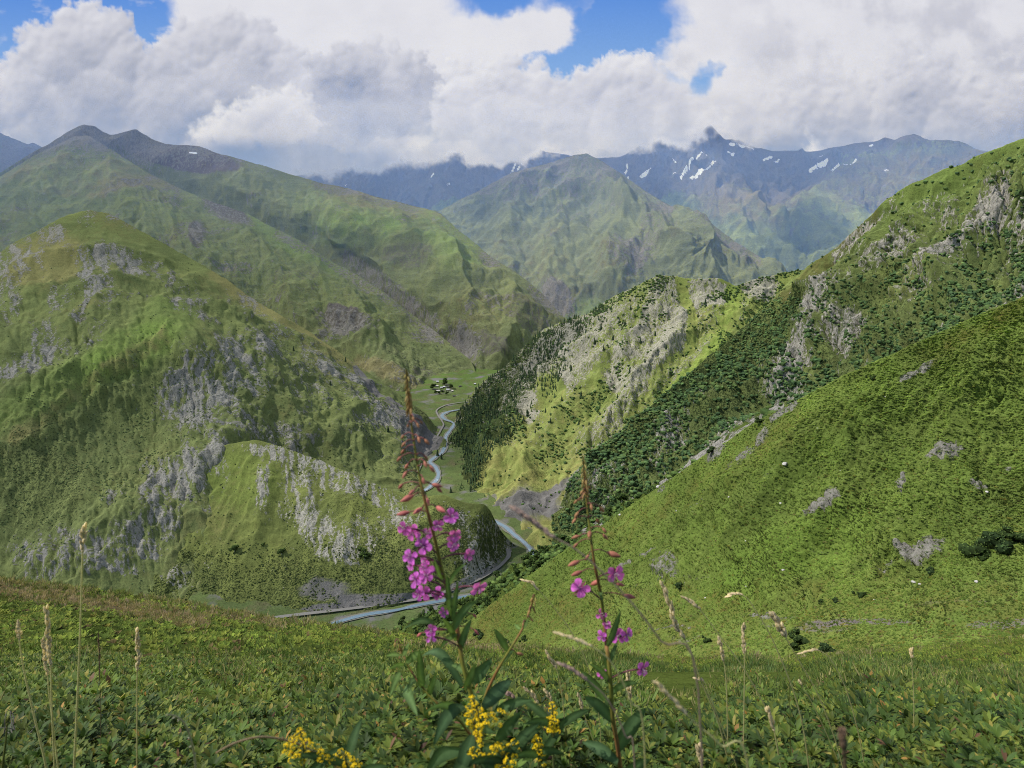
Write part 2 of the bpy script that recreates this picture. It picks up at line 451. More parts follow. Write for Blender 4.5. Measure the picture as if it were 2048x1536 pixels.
hill('hills', 'grassy pyramid mountain in the middle distance', M,
     [(830, 432, 6000), (870, 425, 6100), (900, 412, 6200), (960, 378, 6350), (1010, 352, 6450), (1050, 337, 6500), (1110, 322, 6500), (1150, 310, 6500), (1172, 306, 6500), (1195, 318, 6400), (1230, 340, 6200), (1290, 381, 5900), (1340, 410, 5600), (1400, 431, 5300),
      (1470, 481, 5000), (1530, 520, 4800), (1575, 545, 4700), (1640, 590, 4600)],
     [(830, 520, 4700), (1000, 590, 4300), (1130, 668, 3850), (1250, 650, 3900), (1400, 600, 4000), (1640, 640, 4200)],
     [(1100, 420, 5800), (1050, 500, 5000), (1150, 560, 4350), (1200, 430, 5500), (1250, 480, 4800), (1310, 450, 5000), (1290, 520, 4500), (1400, 520, 4600), (1370, 470, 4750), (1420, 560, 4300), (1480, 530, 4600), (980, 440, 5700)],
     830, 1640, 2.2, 170, [('r', 900, 150, 5, .6), ('r', 230, 30, 4, .6)], paint,
     lambda X, Y: .95 - .35 * (1 - sstep(310, 350, Y)) - .35 * ell(X, Y, 990, 400, 70, 40, -20) + .25 * ell(X, Y, 1200, 500, 120, 80) + 0 * X, back=(900, 700), carve=22, jit=2.2, seed=3,
     ridges=[([(1174, 308), (1260, 420), (1330, 470), (1420, 556)], 36, 95), ([(1172, 308), (1120, 420), (1095, 560)], 45, 85), ([(1235, 345), (1250, 430), (1225, 540)], 34, 70), ([(1050, 338), (1020, 430), (1010, 520)], 40, 70), ([(1345, 414), (1430, 490), (1500, 560)], 30, 60)])

# ---- big green mountain on the left, far half
M = hill_material('left_massif_slopes', 8, (.190, .210, .105), (.255, .275, .125), rockA=(.26, .245, .215), rockB=(.125, .12, .115), dry=(.24, .22, .11), scree=(.17, .155, .145), shrub=(.04, .058, .028))
def paint(X, Y, P, n, T, fl_):
    nz = fbm(P / 420, 4, 25)
    n2 = fbm(P / 130, 4, 29)
    up = 1 - sstep(262, 370, Y + nz * 40)
    rock = .58 * up + .22 + .26 * (nz > .15) * sstep(.1, .5, n2 + .2) + .35 * seg(X, Y, [(880, 430), (930, 470), (985, 520)], 20) + .25 * seg(X, Y, [(640, 366), (760, 396), (830, 412)], 16) - .25 * ell(X, Y, 900, 470, 70, 70)
    rock += .3 * ell(X, Y, 930, 700, 40, 40, 60) + .3 * seg(X, Y, [(700, 520), (800, 590), (880, 660)], 16) + .3 * ell(X, Y, 1090, 600, 26, 50, -35)
    dirt = .9 * ell(X, Y, 380, 318, 110, 26, 12) + .8 * up + .55 * ell(X, Y, 820, 520, 60, 25) + .6 * ell(X, Y, 980, 700, 45, 25, 30) + .55 * ell(X, Y, 1050, 640, 60, 26, 25)
    lush = .75 * ell(X, Y, 900, 470, 60, 90, -30) + .6 * ell(X, Y, 700, 430, 120, 40, 10) + .5 * ell(X, Y, 720, 470, 120, 30) + .2
    sn = seg(X, Y, [(381, 307), (394, 309)], 1.8)
    return dict(rock=rock, dirt=dirt, lush=lush * (.6 + .8 * n2), dry=.25 + .5 * nz + .3 * ell(X, Y, 760, 400, 140, 30, 10), scree=.35 * sstep(.15, .5, flow_c(fl_)), shrub=.18 + .2 * nz, snow=sn)
def flow_c(f): return np.clip(f, -1, 1)
L2B = hill('hills', 'broad green mountain with a rocky summit ridge on the left', M,
     [(-260, 470, 5200), (-100, 395, 5200), (0, 345, 5100), (60, 307, 5100), (100, 286, 5050), (150, 257, 5000), (168, 249, 5000), (190, 251, 5000), (203, 262, 5000), (222, 270, 5000), (240, 267, 5000), (258, 262, 5000), (272, 258, 5000), (300, 275, 5000), (330, 288, 4950), (400, 293, 4900),
      (440, 309, 4850), (470, 316, 4800), (520, 330, 4750), (560, 341, 4700), (640, 366, 4600), (700, 378, 4500), (760, 395, 4400), (830, 412, 4300), (880, 426, 4150), (930, 469, 3950), (980, 512, 3750), (1030, 544, 3600), (1080, 582, 3450), (1110, 613, 3350), (1132, 640, 3250), (1160, 668, 3200)],
     [(-260, 620, 4600), (0, 520, 4700), (300, 480, 4700), (500, 520, 4200), (700, 640, 3600), (850, 740, 3000), (940, 790, 2600), (1000, 800, 2640), (1160, 760, 2850)],
     [(330, 380, 4750), (480, 370, 4550), (600, 420, 4300), (700, 440, 4050), (640, 470, 4200), (800, 470, 3850), (850, 520, 3600), (760, 530, 3750), (900, 560, 3350), (860, 620, 3200), (960, 590, 3250), (1000, 640, 3050), (1060, 640, 3100), (980, 700, 2850), (930, 690, 2950), (948, 745, 2720), (1080, 700, 2950)],
     -260, 1160, 2.2, 230, [('r', 700, 50, 4, .6), ('r', 190, 11, 4, .6), ('f', 60, 4, 3, 1)], paint,
     lambda X, Y: .66 + .5 * seg(X, Y, [(740, 395), (880, 430), (950, 500), (1020, 545)], 34, 1.2) + .6 * ell(X, Y, 915, 495, 45, 60, -20) + .5 * ell(X, Y, 620, 425, 110, 34, 8) + .35 * ell(X, Y, 720, 450, 110, 24, 8) + .3 * ell(X, Y, 1000, 620, 70, 40) - .2 * ell(X, Y, 760, 470, 110, 40) + .2 * ell(X, Y, 470, 350, 90, 30),
     back=(1200, 900), carve=15, jit=2.2, seed=4,
     ridges=[([(645, 370), (700, 470), (800, 560), (900, 640)], 55, 60), ([(882, 430), (905, 520), (950, 620), (985, 710)], 45, 55), ([(1032, 548), (1025, 620), (1005, 720)], 36, 45), ([(760, 398), (830, 480), (880, 540)], 40, 45), ([(470, 320), (500, 380), (600, 440)], 40, 45), ([(400, 296), (430, 350), (520, 400)], 36, 40), ([(980, 515), (1010, 570), (1080, 640)], 30, 35)])
# ---- its near spur running down to the hamlet
def paint(X, Y, P, n, T, fl_):
    nz = fbm(P / 380, 4, 45)
    n2 = fbm(P / 110, 4, 49)
    up = 1 - sstep(270, 340, Y + nz * 40)
    rock = .55 * up + .24 + .28 * (nz > .1) * sstep(0, .5, n2 + .2) + .3 * ell(X, Y, 455, 425, 60, 14, 25) + .25 * seg(X, Y, [(560, 470), (700, 545), (800, 610), (880, 670)], 14) + .35 * ell(X, Y, 400, 470, 14, 30) + .3 * ell(X, Y, 690, 655, 60, 20, 20) + .25 * ell(X, Y, 470, 535, 50, 12)
    dirt = .75 * ell(X, Y, 455, 420, 55, 14, 25) + .7 * ell(X, Y, 395, 475, 16, 34) + .7 * up + .75 * ell(X, Y, 690, 650, 50, 24, 25) + .5 * ell(X, Y, 590, 565, 60, 20) + .55 * ell(X, Y, 850, 740, 30, 12)
    dry = .25 + .55 * nz + .6 * seg(X, Y, [(720, 730), (820, 775)], 14) + .4 * ell(X, Y, 150, 360, 160, 40)
    return dict(rock=rock, dirt=dirt, dry=dry, lush=.25 + .3 * n2 + .5 * ell(X, Y, 600, 480, 120, 40, 30), scree=.3 * sstep(.15, .5, flow_c(fl_)) + .45 * ell(X, Y, 700, 660, 40, 20, 20), shrub=.22 + .2 * nz + .2 * ell(X, Y, 820, 720, 60, 40) + .25 * ell(X, Y, 860, 790, 30, 20))
L2A = hill('hills', 'green spur of the left mountain running down to the hamlet', M,
     [(-260, 480, 4700), (-100, 404, 4800), (0, 353, 4800), (60, 316, 4800), (100, 296, 4800), (150, 272, 4750), (180, 272, 4700), (230, 304, 4600), (300, 348, 4400), (400, 395, 4150), (494, 427, 3950), (552, 458, 3800), (595, 478, 3700), (642, 511, 3550), (697, 541, 3450), (751, 571, 3300), (791, 603, 3200),
      (830, 634, 3100), (869, 661, 3000), (908, 692, 2880), (943, 722, 2760), (954, 750, 2650), (962, 775, 2600)],
     [(-260, 700, 3300), (0, 600, 3300), (180, 530, 3300), (430, 640, 3000), (640, 770, 2700), (720, 830, 2400), (800, 850, 2250), (850, 812, 2420), (905, 800, 2440), (962, 790, 2500)],
     [(0, 450, 4100), (150, 400, 4200), (250, 420, 3900), (330, 480, 3600), (400, 500, 3450), (300, 440, 3850), (500, 520, 3400), (560, 580, 3200), (640, 600, 3100), (600, 640, 2950), (700, 680, 2800), (780, 690, 2800), (800, 760, 2500), (860, 770, 2520), (880, 740, 2630), (920, 765, 2570)],
     -260, 962, 2.2, 240, [('r', 620, 50, 4, .6), ('r', 170, 10, 4, .6), ('f', 55, 4, 3, 1)], paint,
     lambda X, Y: .72 + .3 * ell(X, Y, 120, 340, 160, 50) + .35 * ell(X, Y, 840, 745, 60, 30, 20) + .3 * seg(X, Y, [(700, 720), (850, 790)], 20) + .25 * seg(X, Y, [(650, 515), (830, 634), (930, 710)], 14) + .15 * ell(X, Y, 330, 400, 90, 40),
     back=(300, 160), carve=14, jit=2.4, seed=5,
     ridges=[([(494, 430), (540, 520), (600, 640), (640, 720)], 48, 55), ([(300, 350), (330, 430), (430, 560)], 55, 60), ([(172, 274), (120, 350), (20, 430), (-60, 500)], 55, 60), ([(700, 545), (720, 640), (800, 760)], 45, 50), ([(230, 305), (240, 380), (300, 470)], 40, 50), ([(100, 298), (60, 360), (-40, 420)], 40, 45), ([(600, 482), (650, 580), (700, 660)], 36, 40)])

# ---- front mountain on the left
M = hill_material('near_left_slopes', 3.6, (.172, .198, .082), (.24, .268, .10), rockA=(.35, .335, .29), rockB=(.13, .125, .115), shrub=(.055, .075, .032), dry=(.27, .255, .10), bump=1.2)
LROCK = [((395, 800), 60, 72, 20, .95), ((475, 745), 44, 78, -28, .7), ((215, 520), 62, 36, 10, .85), ((270, 535), 60, 22, 5, .8), ((195, 565), 32, 50, 20, .8), ((330, 560), 60, 18, 20, .5), ((95, 460), 36, 24, -20, .7), ((30, 530), 70, 40, -30, .75), ((185, 435), 40, 14, 0, .5),
         ((60, 725), 85, 26, -15, .85), ((75, 690), 26, 46, 25, .7), ((115, 600), 22, 34, 15, .6), ((190, 700), 34, 20, -50, .6), ((170, 640), 16, 30, 20, .6), ((225, 615), 16, 24, 20, .55), ((360, 610), 46, 13, 5, .75), ((390, 638), 36, 13, 10, .7), ((285, 600), 30, 10, 0, .5), ((250, 450), 40, 10, 20, .5),
         ((500, 620), 60, 30, 30, .45), ((560, 690), 60, 40, 35, .45), ((600, 780), 60, 50, 40, .4), ((520, 690), 30, 60, -25, .6), ((640, 740), 46, 20, 40, .5), ((760, 840), 60, 26, 35, .5), ((690, 760), 50, 18, 30, .45), ((30, 460), 30, 20, -30, .6), ((10, 600), 30, 40, 0, .6), ((60, 1080), 90, 36, -10, .6), ((110, 1100), 60, 30, -10, .6), ((470, 850), 60, 24, 20, .7), ((350, 975), 40, 34, 10, .95), ((385, 950), 24, 54, 0, .9), ((305, 985), 26, 50, 0, .8), ((320, 1040), 40, 46, 0, .75), ((280, 1080), 46, 36, 0, .8), ((440, 930), 14, 48, -10, .8), ((415, 910), 12, 44, -10, .8), ((410, 1020), 22, 30, 0, .6), ((355, 1150), 28, 26, 0, .6), ((200, 1110), 60, 30, -15, .8), ((140, 1090), 50, 30, -20, .75), ((240, 1130), 40, 16, 0, .6), ((230, 1000), 30, 24, -20, .5), ((90, 1140), 60, 24, -10, .6), ((560, 880), 70, 26, 20, .5)]
def paint(X, Y, P, n, T, fl_):
    nz = fbm(P / 220, 4, 55); n2 = fbm(P / 60, 4, 59); n3 = fbm(P * np.array([1, 1, .35]) / 26, 4, 63)
    wx, wy = X + n2 * 34 + nz * 22, Y + nz * 34
    r = np.zeros(X.shape)
    for (c, rx, ry, a, s) in LROCK: r = np.maximum(r, s * ell(wx, wy, c[0], c[1], rx * 1.1, ry * 1.1, a, 1.2))
    tl = (X - 430) * .35 * sstep(380, 520, X)
    streak = fbm(np.stack([(X - (Y - 700) * .5 * sstep(400, 540, X) + n2 * 14) / 15, Y / 52, 0 * X + .5], -1), 4, 61, .6)
    r *= .62 + 1.25 * (streak + .08)
    slope = 1 - n[..., 2]
    r += .22 * sstep(.25, .6, slope) * (n2 + .3)
    r += .30 * sstep(520, 700, X) * sstep(0, .5, n2 + .25)
    r += .20 * (n3 > .28) * (nz > -.1)
    right = sstep(380, 520, X - (Y - 700) * .15)
    shrub = .06 + .26 * ell(wx, wy, 200, 880, 260, 110, -30, 1) + .24 * right * (.6 + .6 * n2) + .30 * ell(wx, wy, 60, 980, 120, 80) + .30 * ell(wx, wy, 800, 830, 60, 45, 30) + .25 * nz
    dry = .3 + .5 * nz + .7 * seg(X, Y, [(40, 890), (130, 810), (260, 740), (330, 690)], 14, 1.3) + .5 * ell(X, Y, 90, 520, 80, 60, -30)
    dry *= 1 - .5 * ell(X, Y, 200, 760, 200, 100, -30)
    dry += .5 * seg(X, Y, [(430, 548), (520, 608), (640, 682), (720, 742)], 12, 1.4)
    lush = .35 * ell(X, Y, 330, 660, 60, 50, -20) + .5 * ell(X, Y, 260, 720, 100, 40, -25) + .35 * ell(X, Y, 100, 800, 160, 40, -25) + .15
    sc = .85 * poly(X, Y, [(690, 700), (760, 790), (850, 850), (885, 885), (868, 905), (800, 890), (790, 850), (720, 770)]) * sstep(-.3, .2, n2 + .1)
    sc += .7 * ell(X, Y, 845, 880, 40, 26, 30)
    rel = (np.abs(n3) * 7 + ridged(P * np.array([1, 1, .3]) / 34, 3, 7) * 6 - 3) * np.clip(r, 0, 1) + n2 * 1.2
    return dict(rock=r, shrub=shrub * (1 - .6 * sstep(.5, .9, r)), dry=dry, lush=lush, scree=sc, relief=rel)
L1 = hill('hills', 'craggy green mountain filling the left of the valley', M,
     [(-260, 640, 1900), (-120, 560, 2050), (0, 502, 2150), (60, 467, 2190), (110, 440, 2220), (150, 425, 2250), (180, 419, 2260), (215, 426, 2260), (260, 448, 2250), (300, 470, 2240), (370, 511, 2210), (430, 546, 2180), (520, 605, 2130), (600, 652, 2090), (650, 684, 2060), (690, 712, 2030), (740, 748, 2010), (800, 790, 1990), (850, 826, 1975), (878, 858, 1960), (884, 872, 1880), (890, 890, 1820)],
     [(-260, 1270, 1010), (0, 1270, 1000), (300, 1280, 985), (430, 1270, 985), (520, 1100, 1210), (660, 1010, 1370), (800, 1040, 1329), (840, 1000, 1434), (870, 935, 1640), (890, 897, 1790)],
     [(180, 520, 1980), (240, 560, 1880), (300, 640, 1700), (380, 690, 1590), (100, 600, 1760), (0, 700, 1500), (200, 800, 1430), (100, 900, 1290), (330, 850, 1420), (430, 760, 1540), (400, 840, 1430), (470, 880, 1390), (430, 930, 1310), (250, 950, 1260), (300, 1050, 1150), (200, 1050, 1140), (100, 1100, 1100), (500, 700, 1740), (560, 800, 1620), (620, 740, 1820), (700, 800, 1800), (640, 900, 1520), (750, 900, 1610), (800, 930, 1560), (800, 850, 1790), (560, 640, 2020), (350, 540, 2120), (450, 620, 1930), (400, 1150, 1070)],
     -260, 890, 1.9, 440, [('r', 330, 38, 4, .7), ('r', 95, 5.5, 4, .6), ('f', 30, 2.0, 3, 1)], paint,
     lambda X, Y: .86 + .3 * ell(X, Y, 20, 560, 110, 110, -30) + .8 * seg(X, Y, [(430, 556), (520, 618), (600, 668), (680, 722)], 15, 1.2) + .28 * ell(X, Y, 290, 720, 140, 70, -25) + .4 * ell(X, Y, 90, 480, 90, 40, -25) + .6 * sstep(900, 960, Y + (X - 300) * .05) * sstep(120, 330, X + (Y - 900) * .1) + .6 * ell(X, Y, 130, 1060, 120, 60, -20) + .5 * ell(X, Y, 720, 900, 110, 60, 25) + .2 * ell(X, Y, 820, 800, 40, 40) + .25 * sstep(1130, 1180, Y),
     back=(500, 380), carve=6, jit=3.2, seed=6,
     ridges=[([(182, 430), (215, 480), (238, 545), (222, 640), (170, 730), (80, 840), (-40, 950)], 95, 20), ([(240, 705), (320, 682), (385, 690), (432, 735), (470, 810), (500, 870)], 75, 24), ([(330, 600), (400, 602), (470, 645), (560, 725), (650, 810), (720, 890)], 55, 30), ([(40, 890), (130, 815), (250, 745), (340, 690)], 60, 6),
             ([(520, 615), (620, 720), (720, 820), (800, 880)], 38, 22), ([(600, 665), (720, 780), (830, 862)], 34, 20), ([(440, 890), (330, 960), (230, 1050), (120, 1130)], 70, 26), ([(110, 450), (60, 540), (-20, 640)], 60, 24), ([(430, 560), (480, 650), (560, 780), (600, 880)], 36, 20)])

# ---- foot spur with pale crags and the columnar cliff above the river bend
M = hill_material('foot_spur_slopes', 2.5, (.165, .188, .062), (.25, .275, .082), rockA=(.42, .40, .335), rockB=(.16, .15, .13), shrub=(.034, .05, .02), dry=(.29, .275, .10), stripe=.25, bump=1.1)
KROCK = [((545, 905), 55, 18, 12, .9), ((610, 940), 16, 70, 5, .7), ((530, 960), 14, 60, 0, .75), ((590, 985), 12, 40, 0, .7), ((640, 950), 34, 40, 30, .65), ((700, 970), 50, 30, 25, .6), ((760, 990), 44, 22, 20, .55), ((575, 940), 13, 52, 0, .6), ((350, 975), 40, 34, 10, .85), ((385, 950), 24, 50, 0, .75), ((305, 985), 26, 50, 0, .7), ((320, 1040), 40, 46, 0, .6), ((280, 1080), 46, 36, 0, .7), ((440, 920), 14, 44, -10, .65), ((415, 900), 12, 40, -10, .6),
         ((670, 1100), 44, 24, 30, .85), ((640, 1060), 36, 40, 10, .75), ((700, 1085), 50, 30, 20, .7), ((740, 1060), 44, 36, 0, .5), ((615, 1010), 26, 40, 10, .6), ((810, 1030), 40, 26, 10, .55), ((570, 1015), 14, 26, 0, .6), ((520, 1010), 10, 24, 10, .6), ((355, 1155), 26, 26, 0, .5), ((200, 1110), 60, 30, -15, .7), ((140, 1090), 50, 30, -20, .7), ((240, 1130), 40, 16, 0, .5)]
def paint(X, Y, P, n, T, fl_):
    nz = fbm(P / 120, 4, 65); n2 = fbm(P / 36, 4, 69); n3 = fbm(P * np.array([1, 1, .22]) / 11, 4, 73)
    wx, wy = X + n2 * 16, Y + nz * 26 + n2 * 6
    r = np.zeros(X.shape)
    for (c, rx, ry, a, s) in KROCK: r = np.maximum(r, s * ell(wx, wy, c[0], c[1], rx * 1.1, ry * 1.1, a, 1.2))
    streak = fbm(np.stack([(X + n2 * 9) / 10, Y / 56, 0 * X + .5], -1), 4, 67, .6)
    r *= .60 + 1.35 * (streak + .08)
    cliff = sstep(870, 930, X - (Y - 1040) * .25 + n2 * 26) * sstep(1010, 1040, Y + n2 * 14 - (X - 960) * .3)
    r = np.maximum(r, (.34 + .5 * streak + .3 * sstep(1090, 1140, Y + (X - 960) * -.4)) * cliff)
    r += .25 * (n3 > .3) * (nz > -.1) + .12 * (n2 > .2)
    shrub = .1 + .5 * sstep(1060, 1150, Y + nz * 50) + .35 * ell(wx, wy, 700, 1060, 120, 60) + .4 * ell(wx, wy, 870, 1060, 60, 60) + .25 * nz + .55 * cliff
    sc = .7 * ell(X, Y, 650, 1180, 60, 26, 0, 1.1) + .6 * ell(X, Y, 740, 1200, 60, 14) + .75 * seg(X, Y, [(560, 1232), (700, 1212), (830, 1194)], 10) + .8 * seg(X, Y, [(900, 1180), (1000, 1130), (1030, 1100)], 10)
    rel = (np.abs(n3) * 4 + ridged(P * np.array([1, 1, .2]) / 14, 3, 7) * 4 - 2) * np.clip(r * 1.2, 0, 1) + n2 * 1.0
    return dict(rock=r, shrub=shrub * (1 - .6 * sstep(.5, .9, r)), dry=.22 + .4 * nz, lush=.3 * ell(X, Y, 480, 960, 80, 60) + .1, scree=sc, relief=rel)
L1K = hill('hills', 'low spur with pale crags and a columnar cliff above the river bend', M,
     [(60, 1120, 1200), (150, 1065, 1235), (230, 1020, 1260), (300, 975, 1290), (350, 935, 1320), (395, 910, 1330), (430, 898, 1325), (460, 887, 1320), (490, 882, 1310), (520, 881, 1300), (560, 892, 1290), (610, 909, 1280), (660, 929, 1265), (720, 954, 1245), (780, 979, 1225), (830, 994, 1210), (865, 991, 1205), (890, 990, 1200), (905, 996, 1195), (930, 1005, 1190), (968, 1008, 1185), (980, 1018, 1190), (990, 1040, 1195), (1003, 1062, 1205), (1020, 1080, 1215), (1036, 1095, 1215)],
     [(60, 1262, 1000), (300, 1275, 985), (560, 1262, 960), (640, 1234, 985), (740, 1222, 1000), (830, 1206, 1022), (900, 1192, 1046), (960, 1168, 1080), (1010, 1134, 1140), (1036, 1108, 1190)],
     [(250, 1100, 1130), (330, 1060, 1170), (430, 1000, 1215), (540, 980, 1205), (600, 1040, 1150), (500, 1100, 1110), (640, 1080, 1105), (720, 1060, 1120), (800, 1060, 1115), (700, 1150, 1045), (600, 1170, 1040), (850, 1080, 1100), (920, 1060, 1130), (960, 1090, 1120), (900, 1130, 1080), (980, 1110, 1150), (400, 1150, 1075)],
     60, 1036, 1.8, 180, [('r', 150, 12, 4, .6), ('r', 45, 3.5, 3, .5), ('f', 14, 1.4, 3, 1)], paint,
     lambda X, Y: .98 - .78 * sstep(860, 930, X - (Y - 1040) * .2) - .25 * sstep(1080, 1160, Y) + 0 * X, back=(140, 120), carve=2.4, jit=2.4, seed=7,
     ridges=[([(545, 900), (530, 960), (510, 1040)], 26, 10), ([(620, 915), (610, 990), (620, 1060)], 24, 9), ([(720, 960), (700, 1060), (680, 1120)], 30, 9), ([(400, 905), (360, 990), (310, 1080)], 34, 12), ([(840, 1000), (830, 1080), (800, 1160)], 34, 10)])

# ---- right-hand mountain: sunlit buttress beyond the ravine
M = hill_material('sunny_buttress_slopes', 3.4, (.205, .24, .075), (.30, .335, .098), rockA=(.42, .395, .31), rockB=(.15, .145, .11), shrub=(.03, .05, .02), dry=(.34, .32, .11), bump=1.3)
def paint(X, Y, P, n, T, fl_):
    nz = fbm(P / 200, 4, 85); n2 = fbm(P / 55, 4, 89); n3 = fbm(P * np.array([1, 1, .35]) / 22, 4, 93)
    # crags run down in ribs parallel to the ravine
    u = (X - 1300) * .80 + (Y - 800) * .60
    ribs = fbm(np.stack([(u + n2 * 22) / 60, (Y - X * .0) / 420, 0 * X + .3], -1), 4, 97)
    band = sstep(1020, 880, Y + (X - 1150) * .75 * 0 + (1150 - X) * -.35)
    r = (.36 + .85 * ribs) * band
    r = np.maximum(r, .8 * seg(X, Y, [(1330, 570), (1310, 640), (1270, 700), (1240, 760)], 34) * (.75 + .5 * n2))
    r = np.maximum(r, .75 * ell(X, Y, 1420, 590, 60, 30) * (.8 + n2)); r = np.maximum(r, .7 * ell(X, Y, 1520, 570, 40, 30))
    r = np.maximum(r, .8 * seg(X, Y, [(1160, 720), (1120, 780), (1060, 830)], 24) * (.8 + n2))
    r *= 1 - seg(X, Y, [(1360, 560), (1385, 640), (1380, 700)], 9) ; r *= 1 - seg(X, Y, [(1465, 580), (1470, 630), (1420, 720), (1330, 800)], 14)
    lower = sstep(870, 960, Y - (X - 1000) * .1)
    r *= 1 - .75 * lower
    r *= 1 - ell(X, Y, 1110, 800, 24, 40, 20)
    sc = .85 * ell(X, Y, 1060, 1010, 70, 36, -10, 1.2) + .7 * seg(X, Y, [(1160, 935), (1120, 965), (1060, 1000)], 11) + .6 * seg(X, Y, [(985, 985), (945, 1003), (920, 1006)], 9) + .5 * ell(X, Y, 1000, 1040, 34, 40) + .4 * ell(X, Y, 905, 920, 20, 12)
    shr = .12 + .5 * np.clip(-ribs, 0, 1) + .7 * seg(X, Y, [(1085, 745), (1020, 850), (930, 965)], 16) + .8 * poly(X, Y, [(1130, 640), (1190, 640), (1120, 730), (1060, 800), (1000, 880), (930, 960), (880, 940), (890, 870), (960, 770), (1050, 690)])
    rel = (np.abs(n3) * 7 + ridged(P * np.array([1, 1, .35]) / 40, 3, 7) * 8 - 3) * np.clip(r * 1.2, 0, 1) + n2 * 2
    return dict(rock=r, shrub=shr, dry=.35 + .4 * nz + .3 * lower, lush=.2 + .5 * seg(X, Y, [(1465, 590), (1420, 720), (1330, 810)], 20) + .35 * ell(X, Y, 900, 950, 60, 40), scree=sc, relief=rel)
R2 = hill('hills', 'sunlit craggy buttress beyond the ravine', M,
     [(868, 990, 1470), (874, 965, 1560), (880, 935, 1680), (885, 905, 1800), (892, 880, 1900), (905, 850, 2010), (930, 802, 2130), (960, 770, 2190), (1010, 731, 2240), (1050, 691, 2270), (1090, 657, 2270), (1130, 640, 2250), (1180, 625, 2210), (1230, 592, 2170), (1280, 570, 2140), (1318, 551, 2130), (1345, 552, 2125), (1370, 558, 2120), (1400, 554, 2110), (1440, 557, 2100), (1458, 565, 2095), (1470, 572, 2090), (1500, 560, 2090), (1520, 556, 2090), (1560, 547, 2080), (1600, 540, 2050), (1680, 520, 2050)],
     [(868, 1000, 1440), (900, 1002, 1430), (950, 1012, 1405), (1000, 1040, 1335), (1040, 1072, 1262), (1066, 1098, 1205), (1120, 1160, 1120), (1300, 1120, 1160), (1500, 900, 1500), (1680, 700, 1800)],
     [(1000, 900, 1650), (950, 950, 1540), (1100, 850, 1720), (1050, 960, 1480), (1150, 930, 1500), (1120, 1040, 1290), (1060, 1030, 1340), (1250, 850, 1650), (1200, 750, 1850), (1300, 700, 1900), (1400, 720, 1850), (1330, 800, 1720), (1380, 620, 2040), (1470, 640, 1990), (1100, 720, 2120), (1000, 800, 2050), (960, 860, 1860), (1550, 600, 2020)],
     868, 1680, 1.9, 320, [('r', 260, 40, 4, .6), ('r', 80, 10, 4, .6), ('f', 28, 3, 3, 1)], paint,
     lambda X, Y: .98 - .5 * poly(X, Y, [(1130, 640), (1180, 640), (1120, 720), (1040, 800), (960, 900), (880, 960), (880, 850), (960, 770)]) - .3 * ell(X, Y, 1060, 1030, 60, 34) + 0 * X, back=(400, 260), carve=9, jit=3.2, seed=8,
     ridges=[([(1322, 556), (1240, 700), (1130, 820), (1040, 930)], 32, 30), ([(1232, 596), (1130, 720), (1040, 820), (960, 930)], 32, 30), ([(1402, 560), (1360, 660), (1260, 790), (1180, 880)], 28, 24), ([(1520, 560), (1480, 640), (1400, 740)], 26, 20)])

# ---- right-hand mountain: shaded face on the near side of the ravine
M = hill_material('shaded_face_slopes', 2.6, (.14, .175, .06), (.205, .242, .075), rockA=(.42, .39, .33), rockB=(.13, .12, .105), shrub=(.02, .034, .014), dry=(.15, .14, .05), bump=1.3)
def paint(X, Y, P, n, T, fl_):
    nz = fbm(P / 170, 4, 105); n2 = fbm(P / 45, 4, 109); n3 = fbm(P * np.array([1, 1, .4]) / 17, 4, 113)
    u = (X - 1600) * .72 + (Y - 700) * .70; v = (X - 1600) * -.70 + (Y - 700) * .72
    ribs = fbm(np.stack([(u + n2 * 26) / 60, v / 300, 0 * X + .7], -1), 4, 117)
    r = .26 + .8 * ribs
    r += .3 * seg(X, Y, [(1720, 470), (1690, 520), (1650, 600), (1600, 650)], 30)
    r += .35 * ell(X, Y, 1990, 400, 40, 60, 10) + .3 * ell(X, Y, 1880, 400, 40, 40) + .25 * ell(X, Y, 1780, 500, 60, 60)
    up = 1 - sstep(330, 470, Y + (X - 1900) * .5 + nz * 40)
    r -= .35 * up
    r += .4 * ell(X, Y, 1700, 660, 50, 24, -40) + .35 * ell(X, Y, 1230, 980, 60, 40, -40) + .3 * ell(X, Y, 1330, 900, 60, 26, -40) + .3 * ell(X, Y, 1560, 740, 60, 26, -40)
    r -= .6 * poly(X, Y, [(1560, 590), (1640, 620), (1480, 760), (1330, 880), (1240, 930), (1160, 940), (1400, 725)])
    shr = .22 + .35 * np.clip(-ribs * 1.5, 0, 1) * (1 - up) + .2 * sstep(560, 700, Y) + .25 * poly(X, Y, [(1560, 590), (1640, 620), (1480, 760), (1330, 880), (1240, 930), (1140, 955), (1400, 725)]) - .25 * up
    lush = .45 * up + .3 * n2
    sc = .5 * ell(X, Y, 1700, 650, 36, 16, -42) + .4 * ell(X, Y, 1660, 560, 20, 60, 25)
    rel = (np.abs(n3) * 6 + ridged(P * np.array([1, 1, .4]) / 28, 3, 7) * 7 - 3) * np.clip(r * 1.2, 0, 1) + n2 * 2
    return dict(rock=r, shrub=shr, dry=.25 + .4 * nz + .35 * seg(X, Y, [(1740, 430), (1650, 520), (1580, 600)], 16), lush=lush, scree=sc, relief=rel)
